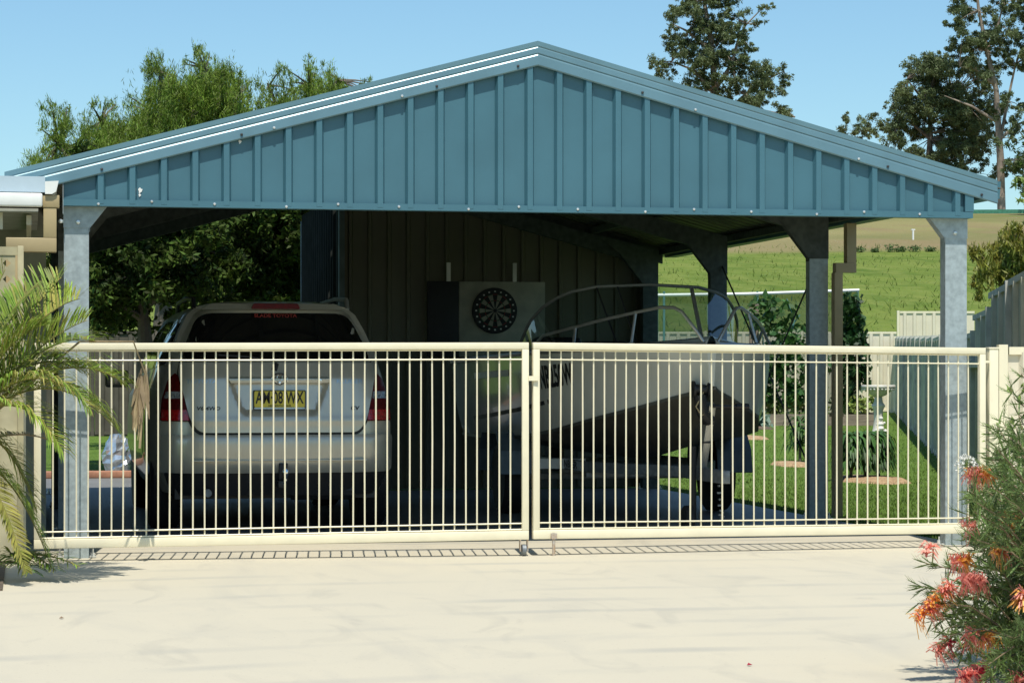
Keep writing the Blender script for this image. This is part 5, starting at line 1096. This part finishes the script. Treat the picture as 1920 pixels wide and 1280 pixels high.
for tp_ in tips:
    T_ = at(tp_[0], tp_[1], tp_[2]-(0.85 if tp_[2] > 9.5 else 0)); mid = GB.lerp(T_, 0.5)+Vector((gr.uniform(-0.05, 0.1), gr.uniform(-0.08, 0.08), abs(T_.z-0.3)*0.25+0.05))
    P = [GB.lerp(mid, 0.0)*1.0, GB.lerp(mid, 0.6)+Vector((0, 0, 0.04)), mid, mid.lerp(T_, 0.5)+Vector((0, 0, 0.03)), T_]
    tw_.tube(P, [0.009, 0.006, 0.004, 0.003, 0.0015], 5); sprig(P[2:], 34, 0.075); sprig(P[1:3], 12, 0.07)
tw_.build('stems', TWIG, gv); lv.build('foliage', GREVL, gv)
def flower(px, py, D, ax, L, n, mats, label=None):
    D -= 0.95; c = at(px, py, D); ax = Vector(ax).normalized(); m = M()
    m.tube([c-ax*L*0.5, c+ax*L*0.5], 0.004, 5)
    for k in range(n):
        t = random.random(); b = c+ax*L*(t-0.5); a = random.uniform(0, 2*math.pi); o = ax.orthogonal().normalized(); o2 = ax.cross(o)
        v = (o*math.cos(a)+o2*math.sin(a)+Vector((0, 0, 0.35))+ax*random.uniform(-0.2, 0.6)).normalized(); l = 0.050*random.uniform(0.6, 1.25)
        q = b+v*l*0.6; e = b+v*l-ax*l*0.1+Vector((0, 0, -l*0.35)); wv = v.cross(ax).normalized()*0.0034
        m.cur = 1 if (t > 0.45 and random.random() < 0.8) or random.random() < 0.12 else 0
        m.loft([[b-wv, b+wv], [q-wv, q+wv], [e-wv*0.8, e+wv*0.8]])
    m.build('flower_head', mats, gv)
F_ = [(1835, 890, 9.9, (1, 0, 0.1), 0.10, 190, [PINK, ORNG]), (1890, 973, 9.8, (0.5, -0.6, 0.3), 0.07, 150, [PINK, ORNG]), (1800, 1052, 9.7, (1, 0, 0.1), 0.07, 150, [PINK, ORNG]), (1873, 1035, 9.7, (1, 0, 0), 0.06, 130, [ORNG, PINK]),
      (1823, 1088, 9.6, (1, 0, -0.1), 0.09, 180, [PINK, PINK]), (1765, 1118, 9.6, (-0.8, 0, -0.8), 0.12, 220, [PINK, ORNG]), (1737, 1148, 9.6, (-0.8, 0, -0.6), 0.10, 170, [PINK, ORNG]), (1838, 1193, 9.5, (1, 0, -0.2), 0.12, 260, [PINK, ORNG]),
      (1770, 1212, 9.5, (-0.8, 0, -0.6), 0.07, 130, [CRIM, PINK]), (1825, 1262, 9.3, (-1, 0, -0.3), 0.11, 190, [CRIM, PINK]), (1918, 1125, 9.5, (0, -0.5, 1), 0.07, 120, [ORNG, PINK]), (1915, 1275, 9.3, (1, 0, 0), 0.08, 140, [PINK, CRIM]), (1815, 985, 9.8, (1, 0, 0), 0.05, 50, [PINK, PINK]), (1740, 1032, 9.8, (0.3, 0, 1), 0.05, 40, [PINK, PINK])]
for f in F_: flower(*f)
def agapanthus(px, py, D, base, label, seedy=False, rr=0.055):
    c = at(px, py, D); b = at(*base); root = thing('agapanthus', label, 'flower', (b.x, b.y, 0)); m = M()
    m.tube([Vector((b.x, b.y, 0)), b.lerp(c, 0.3), b.lerp(c, 0.7), c], 0.006, 6); m.build('stem', GREVL, root, smooth=True)
    m = M(); m2 = M()
    for k in range(46):
        v = Vector((random.gauss(0, 1), random.gauss(0, 1), random.gauss(0.25, 0.9))).normalized(); e = c+v*rr*random.uniform(0.8, 1.1)
        m.tube([c, e], 0.0011, 4, caps=False)
        if not seedy:
            for q in range(5):
                o = v.orthogonal().normalized(); a = q*1.256; w_ = (v+(o*math.cos(a)+v.cross(o)*math.sin(a))*0.8).normalized()*0.018; s_ = w_.cross(v).normalized()*0.003
                m2.loft([[e-s_*0.4, e+s_*0.4], [e+w_*0.6-s_, e+w_*0.6+s_], [e+w_-s_*0.3, e+w_+s_*0.3]])
        elif k % 3 == 0: m2.tube([e, e+v*0.014], [0.004, 0.002], 5)
    m.build('flower_stalks', GREVL, root)
    m2.build('petals' if not seedy else 'seed_pods', BLOOM if not seedy else YGL, root)
agapanthus(1812, 872, 13.2, (1870, 1040, 13.2), 'white flowering agapanthus head in front of the right gate end', rr=0.05)
agapanthus(1872, 818, 12.2, (1945, 1000, 12.2), 'spent green agapanthus seed head before the low cream fence', True, rr=0.075)
tree('green_sapling', 'bright green leafy sprigs at the right edge before the cream fence', (1930, 1000), [(1930, 900), (1925, 820)], [[(1925, 850), (1905, 800)], [(1925, 840), (1900, 740)]], [(1908, 800, 0.05), (1900, 735, 0.04), (1920, 850, 0.06), (1915, 825, 0.05), (1925, 720, 0.05)], 12.6, 0.022, 9000, TWIG, YGL, dy=0.05, r0=0.008, aspect=0.4, sub=3, cat='plant')
# fallen leaves
for i, (px, py, lab) in enumerate(((1405, 1248, 'single red petal lying on the concrete at the lower right'), (115, 1160, 'small dark leaf lying on the driveway lower left'))):
    D = 1.12*F/(py-HOR); c = at(px, py, D); m = M(); m.add([(c.x-0.010, c.y, 0.004), (c.x, c.y-0.01, 0.007), (c.x+0.012, c.y, 0.005), (c.x, c.y+0.012, 0.012)], [(0, 1, 2, 3)]); m.build('fallen_leaf', CRIM if i == 0 else TWIG, label=lab, cat='leaf', solid=0.001)
print('faces', sum(len(o.data.polygons) for o in scene.objects if o.type == 'MESH'), 'objects', len(scene.objects))
